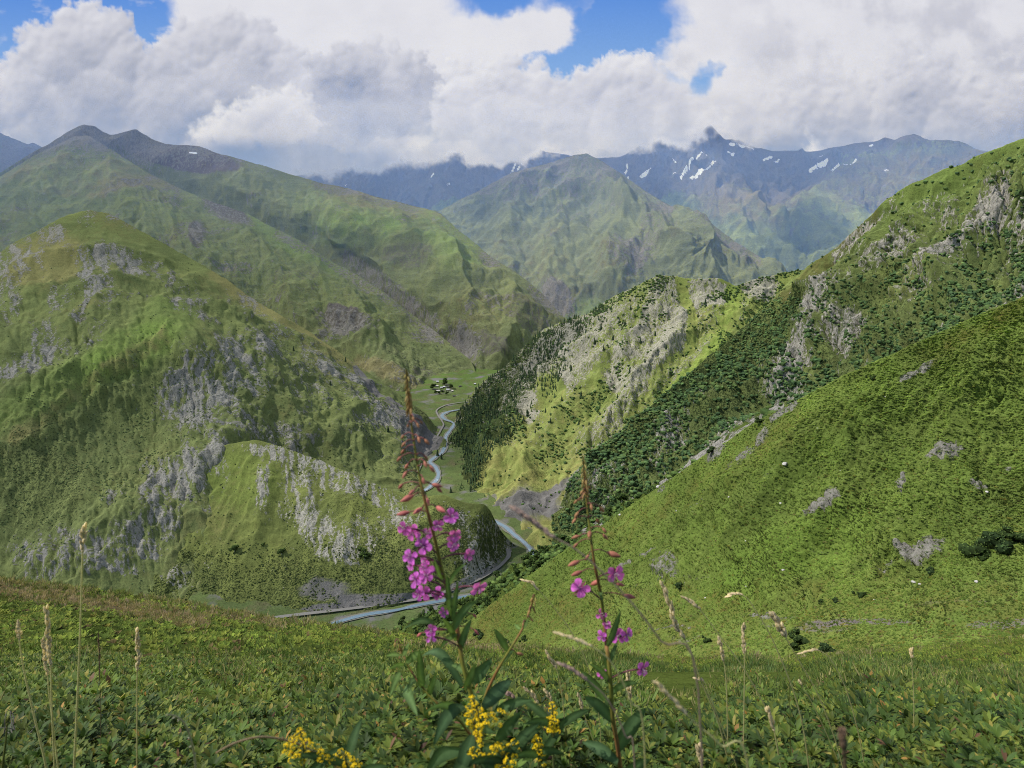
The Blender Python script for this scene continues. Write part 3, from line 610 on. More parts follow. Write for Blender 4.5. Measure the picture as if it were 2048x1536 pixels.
R1 = hill('hills', 'dark wooded rocky mountainside on the right', M,
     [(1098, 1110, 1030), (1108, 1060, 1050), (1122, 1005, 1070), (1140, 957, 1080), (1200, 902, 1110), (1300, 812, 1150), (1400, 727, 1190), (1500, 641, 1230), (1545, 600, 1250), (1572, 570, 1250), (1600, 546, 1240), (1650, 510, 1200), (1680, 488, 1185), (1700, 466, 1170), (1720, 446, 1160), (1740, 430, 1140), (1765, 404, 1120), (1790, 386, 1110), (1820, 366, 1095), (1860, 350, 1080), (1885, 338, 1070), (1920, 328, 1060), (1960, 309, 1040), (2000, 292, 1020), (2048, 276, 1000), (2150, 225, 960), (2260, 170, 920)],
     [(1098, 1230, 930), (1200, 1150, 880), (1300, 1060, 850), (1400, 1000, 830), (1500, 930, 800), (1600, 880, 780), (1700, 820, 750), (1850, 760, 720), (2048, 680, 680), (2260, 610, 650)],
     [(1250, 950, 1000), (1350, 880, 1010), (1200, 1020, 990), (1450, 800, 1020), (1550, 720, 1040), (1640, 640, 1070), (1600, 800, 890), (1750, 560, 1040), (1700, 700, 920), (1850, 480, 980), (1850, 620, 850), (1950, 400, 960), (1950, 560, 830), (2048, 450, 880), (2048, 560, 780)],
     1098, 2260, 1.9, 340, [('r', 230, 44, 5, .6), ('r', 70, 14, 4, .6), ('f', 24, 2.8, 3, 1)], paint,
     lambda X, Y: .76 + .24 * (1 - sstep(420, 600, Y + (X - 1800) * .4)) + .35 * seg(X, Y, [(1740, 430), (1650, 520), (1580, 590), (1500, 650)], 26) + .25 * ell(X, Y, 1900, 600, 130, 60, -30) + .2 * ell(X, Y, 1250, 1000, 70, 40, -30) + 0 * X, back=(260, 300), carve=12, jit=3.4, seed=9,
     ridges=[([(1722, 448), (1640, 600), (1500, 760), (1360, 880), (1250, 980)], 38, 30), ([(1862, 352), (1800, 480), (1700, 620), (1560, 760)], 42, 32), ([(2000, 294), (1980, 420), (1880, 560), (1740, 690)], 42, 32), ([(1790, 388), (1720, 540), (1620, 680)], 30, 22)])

# ---- near grassy hillside across the gully on the right
M = hill_material('near_grassy_slope', .75, (.11, .15, .036), (.165, .21, .05), rockA=(.23, .22, .19), rockB=(.12, .11, .10), shrub=(.024, .04, .01), dry=(.15, .135, .035), scree=(.17, .15, .13), bump=1.5, stripe=.7)
SPROCK = [((1650, 1010), 42, 15, -28, .95), ((1845, 1100), 46, 15, -28, .9), ((1345, 1140), 30, 34, 10, .55), ((1260, 1130), 16, 5, -35, .7), ((1300, 1108), 20, 4, -35, .7), ((1190, 1110), 14, 6, -35, .6), ((1520, 870), 10, 26, 25, .7), ((1490, 920), 12, 34, 30, .6), ((1900, 915), 36, 14, -30, .7), ((1815, 975), 18, 16, -30, .7), ((1960, 975), 14, 12, 0, .6), ((1830, 745), 40, 7, -32, .7), ((1750, 690), 30, 8, -34, .6), ((1850, 725), 20, 6, -34, .6), ((1560, 825), 40, 8, -30, .75), ((1430, 900), 30, 10, -38, .7), ((1440, 960), 14, 6, -35, .5), ((2020, 940), 10, 6, 0, .6), ((1400, 1000), 40, 6, -35, .45), ((1560, 950), 30, 6, -35, .4), ((1520, 1220), 40, 4, -5, .6), ((1340, 1255), 40, 4, -10, .55), ((1110, 1305), 40, 5, -5, .5), ((1780, 1135), 40, 3, -10, .45), ((1380, 925), 10, 5, -30, .6), ((1240, 1020), 12, 6, -35, .6), ((1320, 975), 12, 6, -35, .6)]
def paint(X, Y, P, n, T, fl_):
    nz = fbm(P / 28, 4, 125); n2 = fbm(P / 8, 4, 129)
    wx, wy = X + n2 * 14, Y + n2 * 7 + nz * 5
    r = np.zeros(X.shape)
    for (c, rx, ry, a, s) in SPROCK: r = np.maximum(r, s * ell(wx, wy, c[0], c[1], rx, ry, a, 1.1))
    dirt = .42 * seg(wx, wy, [(1230, 1190), (1500, 1128), (1800, 1062), (2060, 1004)], 2.2) + .4 * seg(wx, wy, [(1300, 1060), (1560, 985), (1800, 900), (2060, 850)], 2.0) + .75 * ell(wx, wy, 1720, 1245, 120, 7, -4) + .7 * ell(wx, wy, 1990, 1230, 70, 14, -8) + .6 * ell(wx, wy, 1640, 1262, 90, 6) + .55 * ell(wx, wy, 1560, 1225, 60, 6, -8) + .5 * ell(wx, wy, 1900, 1200, 90, 5, -8) + .5 * ell(wx, wy, 1380, 1270, 60, 5, -5)
    flat = sstep(1130, 1180, Y - (X - 1500) * -.04 + nz * 20)
    dry = .15 + .4 * nz + .45 * flat + .35 * seg(X, Y, [(1250, 1080), (1400, 985), (1560, 885), (1800, 760), (2048, 630)], 40, 1.4) * (nz > -.15)
    crest = seg(X, Y, [(950, 1245), (1200, 1065), (1500, 865), (1800, 715), (2048, 605)], 26, 1.4)
    shr = .10 + .3 * nz + .35 * sstep(.15, .5, -nz) + .25 * flat * (n2 > .1)
    return dict(rock=r, dirt=dirt, dry=dry * .7 + .1 * crest, shrub=shr, lush=.15 + .4 * n2 + .4 * ell(X, Y, 1600, 1100, 200, 60, -25), scree=0 * X, relief=n2 * .5 + np.abs(n2) * r * 2.5)
SPUR = hill('hills', 'steep bright green hillside on the right, rising beyond the gully', M,
     [(880, 1275, 275), (915, 1256, 268), (950, 1234, 262), (1000, 1197, 250), (1060, 1150, 240), (1100, 1122, 234), (1150, 1085, 226), (1200, 1052, 216), (1250, 1018, 208), (1300, 985, 200), (1350, 952, 193), (1400, 916, 184), (1450, 885, 176), (1500, 850, 168), (1560, 818, 160), (1600, 797, 155), (1700, 746, 148), (1800, 700, 141), (1900, 655, 134), (2000, 612, 128), (2048, 592, 125), (2150, 545, 118), (2260, 490, 112)],
     [(880, 1320, 235), (1000, 1325, 195), (1200, 1345, 130), (1350, 1360, 95), (1500, 1370, 72), (1700, 1370, 62), (2048, 1370, 46), (2260, 1370, 42)],
     [(1000, 1280, 218), (1100, 1220, 212), (1200, 1180, 192), (1200, 1270, 165), (1300, 1100, 178), (1400, 1050, 164), (1350, 1250, 134), (1500, 1000, 148), (1500, 1150, 128), (1500, 1270, 104), (1650, 900, 140), (1650, 1080, 118), (1650, 1250, 90), (1800, 850, 131), (1800, 1020, 112), (1800, 1150, 98), (1800, 1260, 80), (1950, 800, 122), (1950, 980, 104), (1950, 1130, 88), (2048, 760, 116), (2048, 1000, 98), (2048, 1180, 78), (2048, 1280, 62), (2200, 900, 94), (2200, 1200, 66)],
     880, 2260, 2.0, 420, [('f', 60, 5, 4, 1), ('r', 30, 1.1, 3, 1), ('f', 6, .2, 3, 1)], paint,
     lambda X, Y: 1.1 - .25 * ell(X, Y, 1800, 1130, 260, 30, -6) - .15 * ell(X, Y, 1500, 1090, 160, 50, -25) + .15 * seg(X, Y, [(950, 1245), (1200, 1065), (1500, 865), (1800, 715)], 30) + 0 * X, back=(90, 75), carve=1.6, jit=2.6, seed=10,
     ridges=[([(1500, 865), (1440, 1000), (1340, 1150)], 50, 3), ([(1800, 715), (1700, 950), (1560, 1150)], 70, 3), ([(1990, 640), (1900, 900), (1780, 1080)], 70, 3), ([(1250, 1030), (1200, 1130), (1130, 1220)], 40, 4), ([(1640, 790), (1560, 960), (1470, 1100)], 40, 3)])

# ---- the meadow the photographer stands in
M = hill_material('meadow_soil', .10, (.05, .065, .016), (.08, .10, .024), rockA=(.18, .16, .13), dry=(.17, .13, .07), shrub=(.018, .028, .008), bump=1.0)
def paint(X, Y, P, n, T, fl_):
    nz = fbm(P / 5, 4, 135); nz2 = .8 + .9 * fbm(P / 2.5, 3, 137)
    band = .6 * nz2 * seg(X, Y, [(0, 1178), (140, 1196), (260, 1222), (400, 1246)], 14, 1.4) + .8 * seg(X, Y, [(420, 1225), (560, 1250)], 10) + .6 * ell(X, Y, 940, 1292, 110, 16) + .5 * ell(X, Y, 1350, 1330, 300, 14)
    return dict(dry=band + .1 + .3 * nz, shrub=.3 + .3 * nz, lush=.2 + .4 * nz + .5 * ell(X, Y, 1500, 1330, 200, 14))
MEADOW = hill('ground', 'alpine meadow slope falling away from the viewer', M,
     [(-260, 1130, 38), (-100, 1146, 38), (0, 1159, 38), (100, 1170, 38), (200, 1181, 38), (300, 1196, 38), (400, 1212, 38), (480, 1226, 38), (560, 1241, 38), (640, 1250, 37), (720, 1259, 36), (800, 1270, 36), (880, 1281, 36), (960, 1290, 37), (1060, 1298, 38), (1180, 1308, 40), (1300, 1316, 43), (1420, 1320, 47), (1560, 1318, 52), (1700, 1308, 56), (1850, 1296, 58), (2048, 1276, 56), (2260, 1240, 56)],
     [(-260, 2500, .42), (500, 2500, .42), (1024, 2500, .42), (1500, 2500, .42), (2260, 2500, .42)],
     [(x, y, Yv) for x in (-260, 200, 700, 1200, 1700, 2260) for (y, Yv) in ((2000, .72), (1720, 1.16), (1600, 1.5), (1536, 1.82), (1470, 2.5), (1420, 3.5), (1380, 5.0), (1345, 8.0))] +
     [(x, 1310, 13.5) for x in (0, 300, 600, 900)] + [(x, 1270, 20) for x in (0, 300, 600)] + [(0, 1215, 28), (250, 1235, 28), (1200, 1325, 18), (1500, 1330, 20), (1800, 1322, 22), (2048, 1315, 20), (2200, 1310, 19)],
     -260, 2260, 3.0, 560, [('f', 4.0, .28, 4, 1), ('f', .6, .05, 3, 1)], paint,
     lambda X, Y: .98 + .1 * ell(X, Y, 600, 1300, 400, 60) - .1 * ell(X, Y, 1300, 1480, 400, 60) + 0 * X, back=(60, 52), jit=1.6, seed=12, top_taper=.02, near=14.0)

# ---- valley floor, river and road
M = hill_material('valley_floor_turf', 3.5, (.105, .135, .055), (.155, .19, .07), scree=(.20, .19, .18), dry=(.17, .15, .08))
xs = np.arange(-520, 620, 6.0); ys = np.arange(880, 2950, 6.0)
XX, YY = np.meshgrid(xs, ys); ZZ = np.full(XX.shape, ZF)
PF = np.stack([XX, YY, ZZ], -1)
rz = fbm(PF / 60, 4, 141)
PF[..., 2] += rz * 1.0 - .6 + np.clip(YY - 2350, 0, 600) * .03
A = np.stack([0 * XX, .15 + .4 * rz, .35 + .5 * rz, .28 + 1.0 * fbm(PF / 50, 4, 143)], -1)
B = np.stack([0 * XX, 0 * XX, .3 + .6 * sstep(2350, 2500, YY) + .3 * rz, 1 + 0 * XX], -1)
o = mesh_obj('valley_floor', PF.reshape(-1, 3), grid_faces(*XX.shape), M, attrs={'cover': np.clip(A, 0, 1).reshape(-1, 4), 'cover2': np.clip(B, 0, 1).reshape(-1, 4)})
kind(o, 'structure', 'flat valley floor beside the river')
SHADE.append((PF[::4, ::4].reshape(-1, 3), np.full(PF[::4, ::4].reshape(-1, 3).shape[0], .85)))

def smooth_line(p, n):
    p = np.asarray(p, float)
    d = np.r_[0, np.cumsum(np.linalg.norm(np.diff(p, axis=0), axis=1))]
    t = np.linspace(0, d[-1], n)
    q = np.stack([np.interp(t, d, p[:, k]) for k in range(p.shape[1])], -1)
    m = max(3, n // len(p) // 2 * 2 + 1)
    k = np.hanning(m + 2)[1:-1]; k /= k.sum()
    for c in range(q.shape[1]):
        q[:, c] = np.convolve(np.pad(q[:, c], m // 2, 'edge'), k, 'valid')[:n]
    return q

def ribbon(name, pix, z, width, mat, label, n=320, wob=.15, lift=None):
    P = np.array([on_plane(x, y, z) for x, y in pix])
    c = smooth_line(P, n)
    tdir = np.gradient(c, axis=0); tdir /= np.linalg.norm(tdir, axis=1)[:, None]
    s = np.stack([tdir[:, 1], -tdir[:, 0], 0 * tdir[:, 0]], -1)
    w = width * (1 + wob * 2 * fbm(c / 60, 3, 151))
    across = np.linspace(-.5, .5, 6)
    V = c[:, None] + s[:, None] * (across[None, :, None] * w[:, None, None])
    o = mesh_obj(name, V.reshape(-1, 3), grid_faces(n, 6), mat)
    kind(o, 'structure', label)
    return o

N = NT('river_water')
pos = N.n('ShaderNodeNewGeometry').outputs['Position']
rap = N.ramp(N.noise(pos, .16, 5, .75), .52, .66)
pat = N.ramp(N.noise(pos, .012, 2, .5), .42, .58)
foam = N.math('MULTIPLY', rap, N.math('ADD', .04, N.math('MULTIPLY', pat, .40)))
bp = N.n('ShaderNodeBump', {'Strength': .5, 'Distance': .6, 'Height': N.noise(pos, .35, 4, .7)})
w1 = N.n('ShaderNodeBsdfPrincipled', {'Base Color': N.mix(N.noise(pos, .05, 3), (.115, .175, .215), (.16, .23, .275)), 'Roughness': .25, 'Normal': bp.outputs[0]})
w2 = N.n('ShaderNodeBsdfDiffuse', {'Color': (.75, .77, .78, 1)})
RIVER_M = N.surf(N.n('ShaderNodeMixShader', {0: foam, 1: w1.outputs[0], 2: w2.outputs[0]}).outputs[0])
N = NT('gravel_bar')
pos = N.n('ShaderNodeNewGeometry').outputs['Position']
GRAVEL_M = N.surf(N.n('ShaderNodeBsdfDiffuse', {'Color': N.mix(N.noise(pos, .25, 6, .75), (.11, .115, .08), (.24, .23, .20))}).outputs[0])
N = NT('dirt_road')
pos = N.n('ShaderNodeNewGeometry').outputs['Position']
ROAD_M = N.surf(N.n('ShaderNodeBsdfDiffuse', {'Color': N.mix(N.noise(pos, .3, 5, .7), (.15, .145, .13), (.235, .225, .20))}).outputs[0])

RIV = [(935, 818), (920, 819), (906, 821), (893, 824), (884, 829), (884, 834), (890, 839), (900, 842), (908, 846), (907, 851), (901, 860), (893, 870), (890, 879), (891, 890), (884, 906), (868, 915), (858, 924), (870, 932), (877, 944), (876, 956), (868, 966), (856, 977), (838, 986), (860, 1010), (930, 1035), (985, 1040), (1012, 1054), (1030, 1071), (1048, 1084), (1062, 1098), (1066, 1118), (1030, 1160), (950, 1190), (890, 1200), (835, 1210), (790, 1221), (740, 1227), (700, 1236), (660, 1249), (600, 1278), (540, 1310)]
ribbon('gravel_bank', RIV, ZF + 1.2, 16, GRAVEL_M, 'pale gravel along the river', 400, .5)
ribbon('river', RIV, ZF + 1.8, 8.4, RIVER_M, 'milky blue mountain river', 600, .25)
ribbon('road', [(960, 800), (935, 803), (916, 805), (893, 809), (879, 815), (872, 821), (875, 829), (883, 840), (888, 849), (883, 857), (879, 865), (864, 888), (848, 900), (842, 915), (842, 930), (834, 945)], ZF + 2.4, 5.2, ROAD_M, 'dirt track along the far bank', 300, .1)
ribbon('road', [(430, 1262), (520, 1240), (560, 1233), (620, 1226), (700, 1217), (760, 1209), (830, 1199), (900, 1181), (960, 1157), (1000, 1132), (1019, 1112), (1016, 1098), (1000, 1080)], ZF + 3.2, 7.5, ROAD_M, 'dirt track at the foot of the crags', 300, .2)
# ---- wooded gully side between the grassy hillside and the ravine
M = hill_material('gully_bank', 1.6, (.06, .085, .022), (.11, .135, .032), rockA=(.34, .32, .28), rockB=(.13, .12, .11), shrub=(.025, .042, .014), bump=1.2)
def paint(X, Y, P, n, T, fl_):
    n2 = fbm(P / 16, 4, 169)
    r = .85 * seg(X, Y, [(1400, 905), (1500, 860), (1560, 815)], 18, 1.2) * (.8 + n2) + .5 * ell(X, Y, 1180, 1060, 40, 12, -35) + .75 * seg(X, Y, [(1330, 965), (1380, 930)], 14, 1.2)
    return dict(rock=r, shrub=.35 + .4 * n2, dry=.2 + .3 * n2, lush=.3, relief=n2 * 1.2)
GULLY = hill('hills', 'wooded bank dropping into the ravine behind the grassy hillside', M,
     [(740, 1275, 560), (770, 1266, 540), (850, 1230, 500), (900, 1208, 470), (950, 1184, 445), (1000, 1152, 420), (1060, 1118, 400), (1130, 1082, 385), (1200, 1034, 370), (1280, 990, 350), (1350, 942, 335), (1430, 884, 320), (1500, 836, 310), (1560, 806, 300)],
     [(740, 1340, 440), (850, 1320, 380), (950, 1300, 345), (1100, 1190, 310), (1200, 1120, 290), (1300, 1050, 268), (1400, 980, 250), (1500, 920, 235), (1560, 880, 225)], [],
     740, 1560, 2.0, 120, [('r', 60, 9, 4, .7), ('f', 14, 2, 3, 1)], paint, lambda X, Y: .85 + 0 * X, back=(60, 60), jit=3, seed=13)
# ------------------------------------------------------------------ materials for plants and small things
def leaf_material(name, rough=.5, trans=.3, spec=.35, vary=.35, scale=60.0):
    N = NT(name)
    pos = N.n('ShaderNodeNewGeometry').outputs['Position']
    tint = N.attr('tint').outputs['Color']
    nz = N.noise(pos, scale, 3, .6)
    c = N.mix(N.math('MULTIPLY', N.ramp(nz, .3, .75), vary), tint, N.mix(1.0, tint, (.45, .5, .4), 'MULTIPLY'))
    p = N.n('ShaderNodeBsdfPrincipled', {'Base Color': c, 'Roughness': rough, 'Specular IOR Level': spec})
    if trans <= 0: return N.surf(p.outputs[0])
    t = N.n('ShaderNodeBsdfTranslucent', {'Color': N.mix(1.0, c, (1.25, 1.3, .7), 'MULTIPLY')})
    return N.surf(N.n('ShaderNodeMixShader', {0: trans, 1: p.outputs[0], 2: t.outputs[0]}).outputs[0])

def plain_material(name, c1, c2, scale, rough=.8, spec=.2, trans=0.0, bump=0.0):
    N = NT(name)
    pos = N.n('ShaderNodeNewGeometry').outputs['Position']
    nz = N.noise(pos, scale, 4, .65)
    ins = {'Base Color': N.mix(N.ramp(nz, .3, .7), c1, c2), 'Roughness': rough, 'Specular IOR Level': spec}
    p = N.n('ShaderNodeBsdfPrincipled', ins)
    if bump: N.put(p.inputs['Normal'], N.n('ShaderNodeBump', {'Strength': .7, 'Distance': bump, 'Height': nz}).outputs[0])
    if trans:
        t = N.n('ShaderNodeBsdfTranslucent', {'Color': N.mix(N.ramp(nz, .3, .7), c1, c2)})
        return N.surf(N.n('ShaderNodeMixShader', {0: trans, 1: p.outputs[0], 2: t.outputs[0]}).outputs[0])
    return N.surf(p.outputs[0])

FOLIAGE = leaf_material('far_foliage', .9, .0, .05, .3, .35)
NEARLEAF = leaf_material('rhododendron_leaf', .55, .25, .16, .25, 90)
TUFTM = leaf_material('turf_tuft', .8, .2, .1, .3, 3)
GRASSM = leaf_material('grass_blade', .6, .3, .2, .2, 40)

# ------------------------------------------------------------------ templates
def ico(sub):
    import bmesh
    bm = bmesh.new(); bmesh.ops.create_icosphere(bm, subdivisions=sub, radius=1)
    V = np.array([v.co[:] for v in bm.verts]); Fc = np.array([[v.index for v in f.verts] for f in bm.faces]); bm.free()
    return V, Fc
ICO1, ICO2 = ico(1), ico(2)

def t_bush(r, sq=.8):
    V, Fc = ICO2 if r.random() < .0 else ICO1
    V = V * (1 + .38 * r.normal(size=(len(V), 1)).clip(-1.2, 1.2) * .6)
    V = V * np.array([1, 1, sq]); V[:, 2] += .45
    sh = .55 + .5 * (V[:, 2] / V[:, 2].max()).clip(0, 1) + .2 * r.normal(size=len(V))  # painted shade: bush tops lighter, lower parts darker
    return V, Fc, sh.clip(.35, 1.5)

def t_spruce(r, tiers=5, sides=7):
    V, Fc, S = [], [], []
    z0 = .10
    for k in range(tiers):
        f = k / tiers
        zb = z0 + (1 - z0) * f * .92; zt = min(1.0, zb + (1 - z0) / tiers * 1.7); rad = .20 * (1 - f) ** .8 + .02
        b = len(V)
        for s in range(sides):
            a = 2 * math.pi * (s + r.random() * .5) / sides
            q = rad * r.uniform(.7, 1.2)
            V.append((math.cos(a) * q, math.sin(a) * q, zb - .03 * r.random())); S.append(.75)
        V.append((r.normal() * .01, r.normal() * .01, zt)); S.append(1.2)  # tier tips lighter than their rims, shading painted into the tint
        for s in range(sides): Fc.append((b + s, b + (s + 1) % sides, b + sides))
    b = len(V)
    for s in range(3):
        a = 2 * math.pi * s / 3
        V.append((math.cos(a) * .02, math.sin(a) * .02, -.05)); S.append(.4)
    V.append((0, 0, .4)); S.append(.4)
    for s in range(3): Fc.append((b + s, b + (s + 1) % 3, b + 3))
    return np.array(V), np.array(Fc), np.array(S)

def t_tuft(r, n=8, wide=.16, lean=.9):
    V, Fc, S = [], [], []
    for k in range(n):
        a = r.uniform(0, 2 * math.pi); l = r.uniform(.1, lean); h = r.uniform(.5, 1.0)
        b0 = np.array([math.cos(a), math.sin(a), 0]) * r.uniform(0, .35)
        tip = b0 + np.array([math.cos(a) * l, math.sin(a) * l, h])
        side = np.array([-math.sin(a), math.cos(a), 0]) * wide * r.uniform(.7, 1.3)
        mid = (b0 * .45 + tip * .55) + np.array([0, 0, .12])
        i = len(V); V += [b0 - side * .4, b0 + side * .4, mid + side, tip, mid - side]; Fc.append((i, i + 1, i + 2, i + 3, i + 4))
        q = r.uniform(.85, 1.15); S += [.62 * q, .62 * q, 1.0 * q, 1.1 * q, 1.0 * q]  # blade bases darkened, tips lightened: shade painted into the tint
    return np.array(V), np.array(Fc), np.array(S)

def t_rosette(r, n=11, detail=True):
    """whorl of elliptic evergreen leaves; unit leaf length"""
    V, Fc, S, K = [], [], [], []
    for k in range(n):
        a = k * 2.4 + r.normal() * .25
        el = math.radians(r.uniform(8, 40) + 42 * (k / n))
        L = r.uniform(.75, 1.1); wd = L * r.uniform(.15, .20)
        d = np.array([math.cos(a) * math.cos(el), math.sin(a) * math.cos(el), math.sin(el)])
        sd = np.array([-math.sin(a), math.cos(a), 0]); up = np.cross(d, sd) * -1
        if up[2] < 0: up = -up
        kk = r.random(); q = r.uniform(.75, 1.2)
        ts = (0.06, .3, .58, .82, 1.0) if detail else (.06, .55, 1.0)
        ws = (.15, .75, 1.0, .72, .06) if detail else (.2, 1.0, .08)
        b = len(V)
        for t, w_ in zip(ts, ws):
            c = d * L * t - up * L * .22 * t * t + np.array([0, 0, .02])
            if detail:
                V += [c - sd * wd * w_ + up * .035 * w_ * L, c, c + sd * wd * w_ + up * .035 * w_ * L]; S += [q, q * .88, q]; K += [kk] * 3
            else:
                V += [c - sd * wd * 1.25 * w_, c + sd * wd * 1.25 * w_]; S += [q, q]; K += [kk] * 2
        m = 3 if detail else 2
        for i in range(len(ts) - 1):
            for j in range(m - 1): Fc.append((b + i * m + j, b + i * m + j + 1, b + (i + 1) * m + j + 1, b + (i + 1) * m + j))
    return np.array(V), np.array(Fc), np.array(S), np.array(K)

def scatter(name, temps, P, size, tint, mat, r, tilt=.15, flat=None, kmap=None, smooth=False):
    """merge one copy of a random template at every point of P"""
    ti = r.integers(0, len(temps), len(P)); VV, FF, TT = [], [], []; base = 0
    size = np.asarray(size, float)
    if size.ndim == 1: size = np.repeat(size[:, None], 3, 1)
    for k, tp in enumerate(temps):
        m = np.where(ti == k)[0]
        if not len(m): continue
        v, f, s = tp[:3]
        a = r.uniform(0, 2 * math.pi, len(m)); ca, sa = np.cos(a)[:, None], np.sin(a)[:, None]
        q = v[None] * size[m][:, None, :]
        x = q[..., 0] * ca - q[..., 1] * sa; y = q[..., 0] * sa + q[..., 1] * ca; z = q[..., 2]
        tx, ty = r.normal(0, tilt, len(m))[:, None], r.normal(0, tilt, len(m))[:, None]
        x = x + z * tx; y = y + z * ty
        W = np.stack([x, y, z], -1) + P[m][:, None, :]
        VV.append(W.reshape(-1, 3))
        FF.append((f[None] + (np.arange(len(m)) * len(v))[:, None, None]).reshape(-1, f.shape[1]) + base)
        col_ = tint[m][:, None, :] * s[None, :, None]
        if kmap is not None: col_ = kmap(col_, (tp[3][None] + r.random((len(m), 1))) % 1.0)
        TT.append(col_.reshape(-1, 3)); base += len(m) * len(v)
    return mesh_obj(name, np.concatenate(VV), np.concatenate(FF), mat, smooth=smooth, attrs={'tint': np.concatenate(TT).clip(0, .8)})

def sample(L, n, dens, r, x0=-60, x1=2110, y0=None, y1=None, area=False, maxY=None):
    """n random sight-line positions on hill L, thinned by dens(px,py)"""
    X_, Y_ = [], []
    if area:
        P = L['P']; du = np.linalg.norm(P[:-1, 1:] - P[:-1, :-1], axis=-1); dv = np.linalg.norm(P[1:, :-1] - P[:-1, :-1], axis=-1)
        pxg = np.broadcast_to(L['px'], P.shape[:2]); R = P.shape[0]
        pyg = L['ty'][None] + (L['by'] - L['ty'])[None] * np.linspace(0, 1, R)[:, None]
        wgt = du * dv * dens(pxg, pyg)[:-1, :-1] * (pxg[:-1, :-1] > x0) * (pxg[:-1, :-1] < x1)
        if y0 is not None: wgt = wgt * (pyg[:-1, :-1] > y0)
        if y1 is not None: wgt = wgt * (pyg[:-1, :-1] < y1)
        if maxY is not None: wgt = wgt * (P[:-1, :-1, 1] > maxY[0]) * (P[:-1, :-1, 1] < maxY[1])
        w_ = wgt.ravel(); tot = w_.sum()
        idx = r.choice(w_.size, n, p=w_ / tot)
        i, j = np.unravel_index(idx, wgt.shape)
        stepx = L['px'][1] - L['px'][0]
        px = pxg[i, j] + r.random(n) * stepx
        py = pyg[i, j] + r.random(n) * (pyg[i + 1, j] - pyg[i, j])
        return px, py
    while sum(map(len, X_)) < n:
        px = r.uniform(max(x0, L['px'][0]), min(x1, L['px'][-1]), n * 2)
        ty = np.interp(px, L['px'], L['ty']); by = np.interp(px, L['px'], L['by'])
        lo = ty if y0 is None else np.maximum(ty, y0); hi = by if y1 is None else np.minimum(by, y1)
        py = lo + r.random(n * 2) * (hi - lo)
        k = (hi > lo) & (r.random(n * 2) * np.max(hi - lo) < (hi - lo)) & (r.random(n * 2) < dens(px, py))
        X_.append(px[k]); Y_.append(py[k])
    return np.concatenate(X_)[:n], np.concatenate(Y_)[:n]

def tints(n, r, cols, sd=.12):
    c = np.array(cols, float)[r.integers(0, len(cols), n)]
    return (c * (1 + r.normal(0, sd, (n, 1)))).clip(.002, 1)

r = np.random.default_rng(5)
BUSH = [t_bush(r, s) for s in (.7, .8, .9, .6, 1.0, .75)]
SPRUCE = [t_spruce(r) for _ in range(6)]
TUFT = [t_tuft(r) for _ in range(8)]
CUSHION = [t_tuft(r, 11, .22, 1.0) for _ in range(6)]
BLADE = [t_tuft(r, 9, .035, .45) for _ in range(6)]

# ------------------------------------------------------------------ distant woods and scrub (one mass each)
def edge_noise(px, py, sc=40, seed=500): return fbm(np.stack([px / sc, py / sc, 0 * px + .4], -1), 4, seed, .6)

# dark spruce wood on the shoulder of the sunny buttress, and the strip of trees below it
WOOD = [(1150, 632), (1215, 605), (1235, 625), (1180, 665), (1130, 725), (1090, 770), (1050, 800), (1012, 850), (975, 905), (940, 950), (905, 935), (876, 945), (878, 915), (890, 875), (902, 846), (960, 768), (1050, 690), (1090, 655)]
def dens(px, py):
    e = edge_noise(px, py)
    d = 1.0 * poly(px + e * 40, py + e * 34, WOOD) * (.04 + .96 * sstep(-.12, .22, e + .5 * sstep(1000, 930, px - (py - 800) * .1)))
    d = np.maximum(d, .85 * seg(px, py, [(1088, 748), (1040, 830), (985, 905), (925, 972)], 15, 1.2) * sstep(-.3, .2, e))
    d = np.maximum(d, .5 * seg(px, py, [(1130, 720), (1100, 790)], 14, 1.2))
    return d
px, py = sample(R2, 3300, dens, r)
q, n_ = on_hill(R2, px, py); q[:, 2] -= .8
h = r.uniform(6, 16, len(q)) * (.75 + .3 * r.random(len(q)))
scatter('spruce_forest', SPRUCE, q, np.stack([h * .95, h * .95, h], -1), tints(len(q), r, [(.048, .08, .042), (.065, .10, .046), (.085, .125, .05)]), FOLIAGE, r, .03)
kind(bpy.data.objects['spruce_forest'], 'stuff', 'dark spruce wood on the shoulder of the sunlit buttress')
# deciduous scrub spread over the buttress
def dens(px, py):
    e = edge_noise(px, py, 34, 510)
    u = (px - 1300) * .80 + (py - 800) * .60
    rib = fbm(np.stack([u / 60, py / 420, 0 * px + .3], -1), 3, 97)
    d = .9 * sstep(.02, .4, e - rib * .9 - .06) * (1 - sstep(840, 930, py - (px - 1000) * .2))
    d += .03
    d += .8 * seg(px, py, [(1560, 580), (1500, 650), (1440, 705)], 24, 1.2) * sstep(-.2, .2, e)
    d += .9 * seg(px, py, [(1600, 540), (1540, 552), (1480, 572)], 8, 1) + .7 * seg(px, py, [(1185, 628), (1260, 582), (1320, 556)], 14, 1.2)
    d += .55 * poly(px, py, WOOD) * sstep(.1, -.2, e)
    return d * .8
px, py = sample(R2, 4200, dens, r)
q, n_ = on_hill(R2, px, py); sz = r.uniform(1.6, 4.2, len(q))
o = scatter('scrub', BUSH, q, sz, tints(len(q), r, [(.07, .12, .036), (.095, .145, .04), (.055, .092, .034)]), FOLIAGE, r, .1); kind(o, 'stuff', 'green birch scrub on the sunlit buttress')
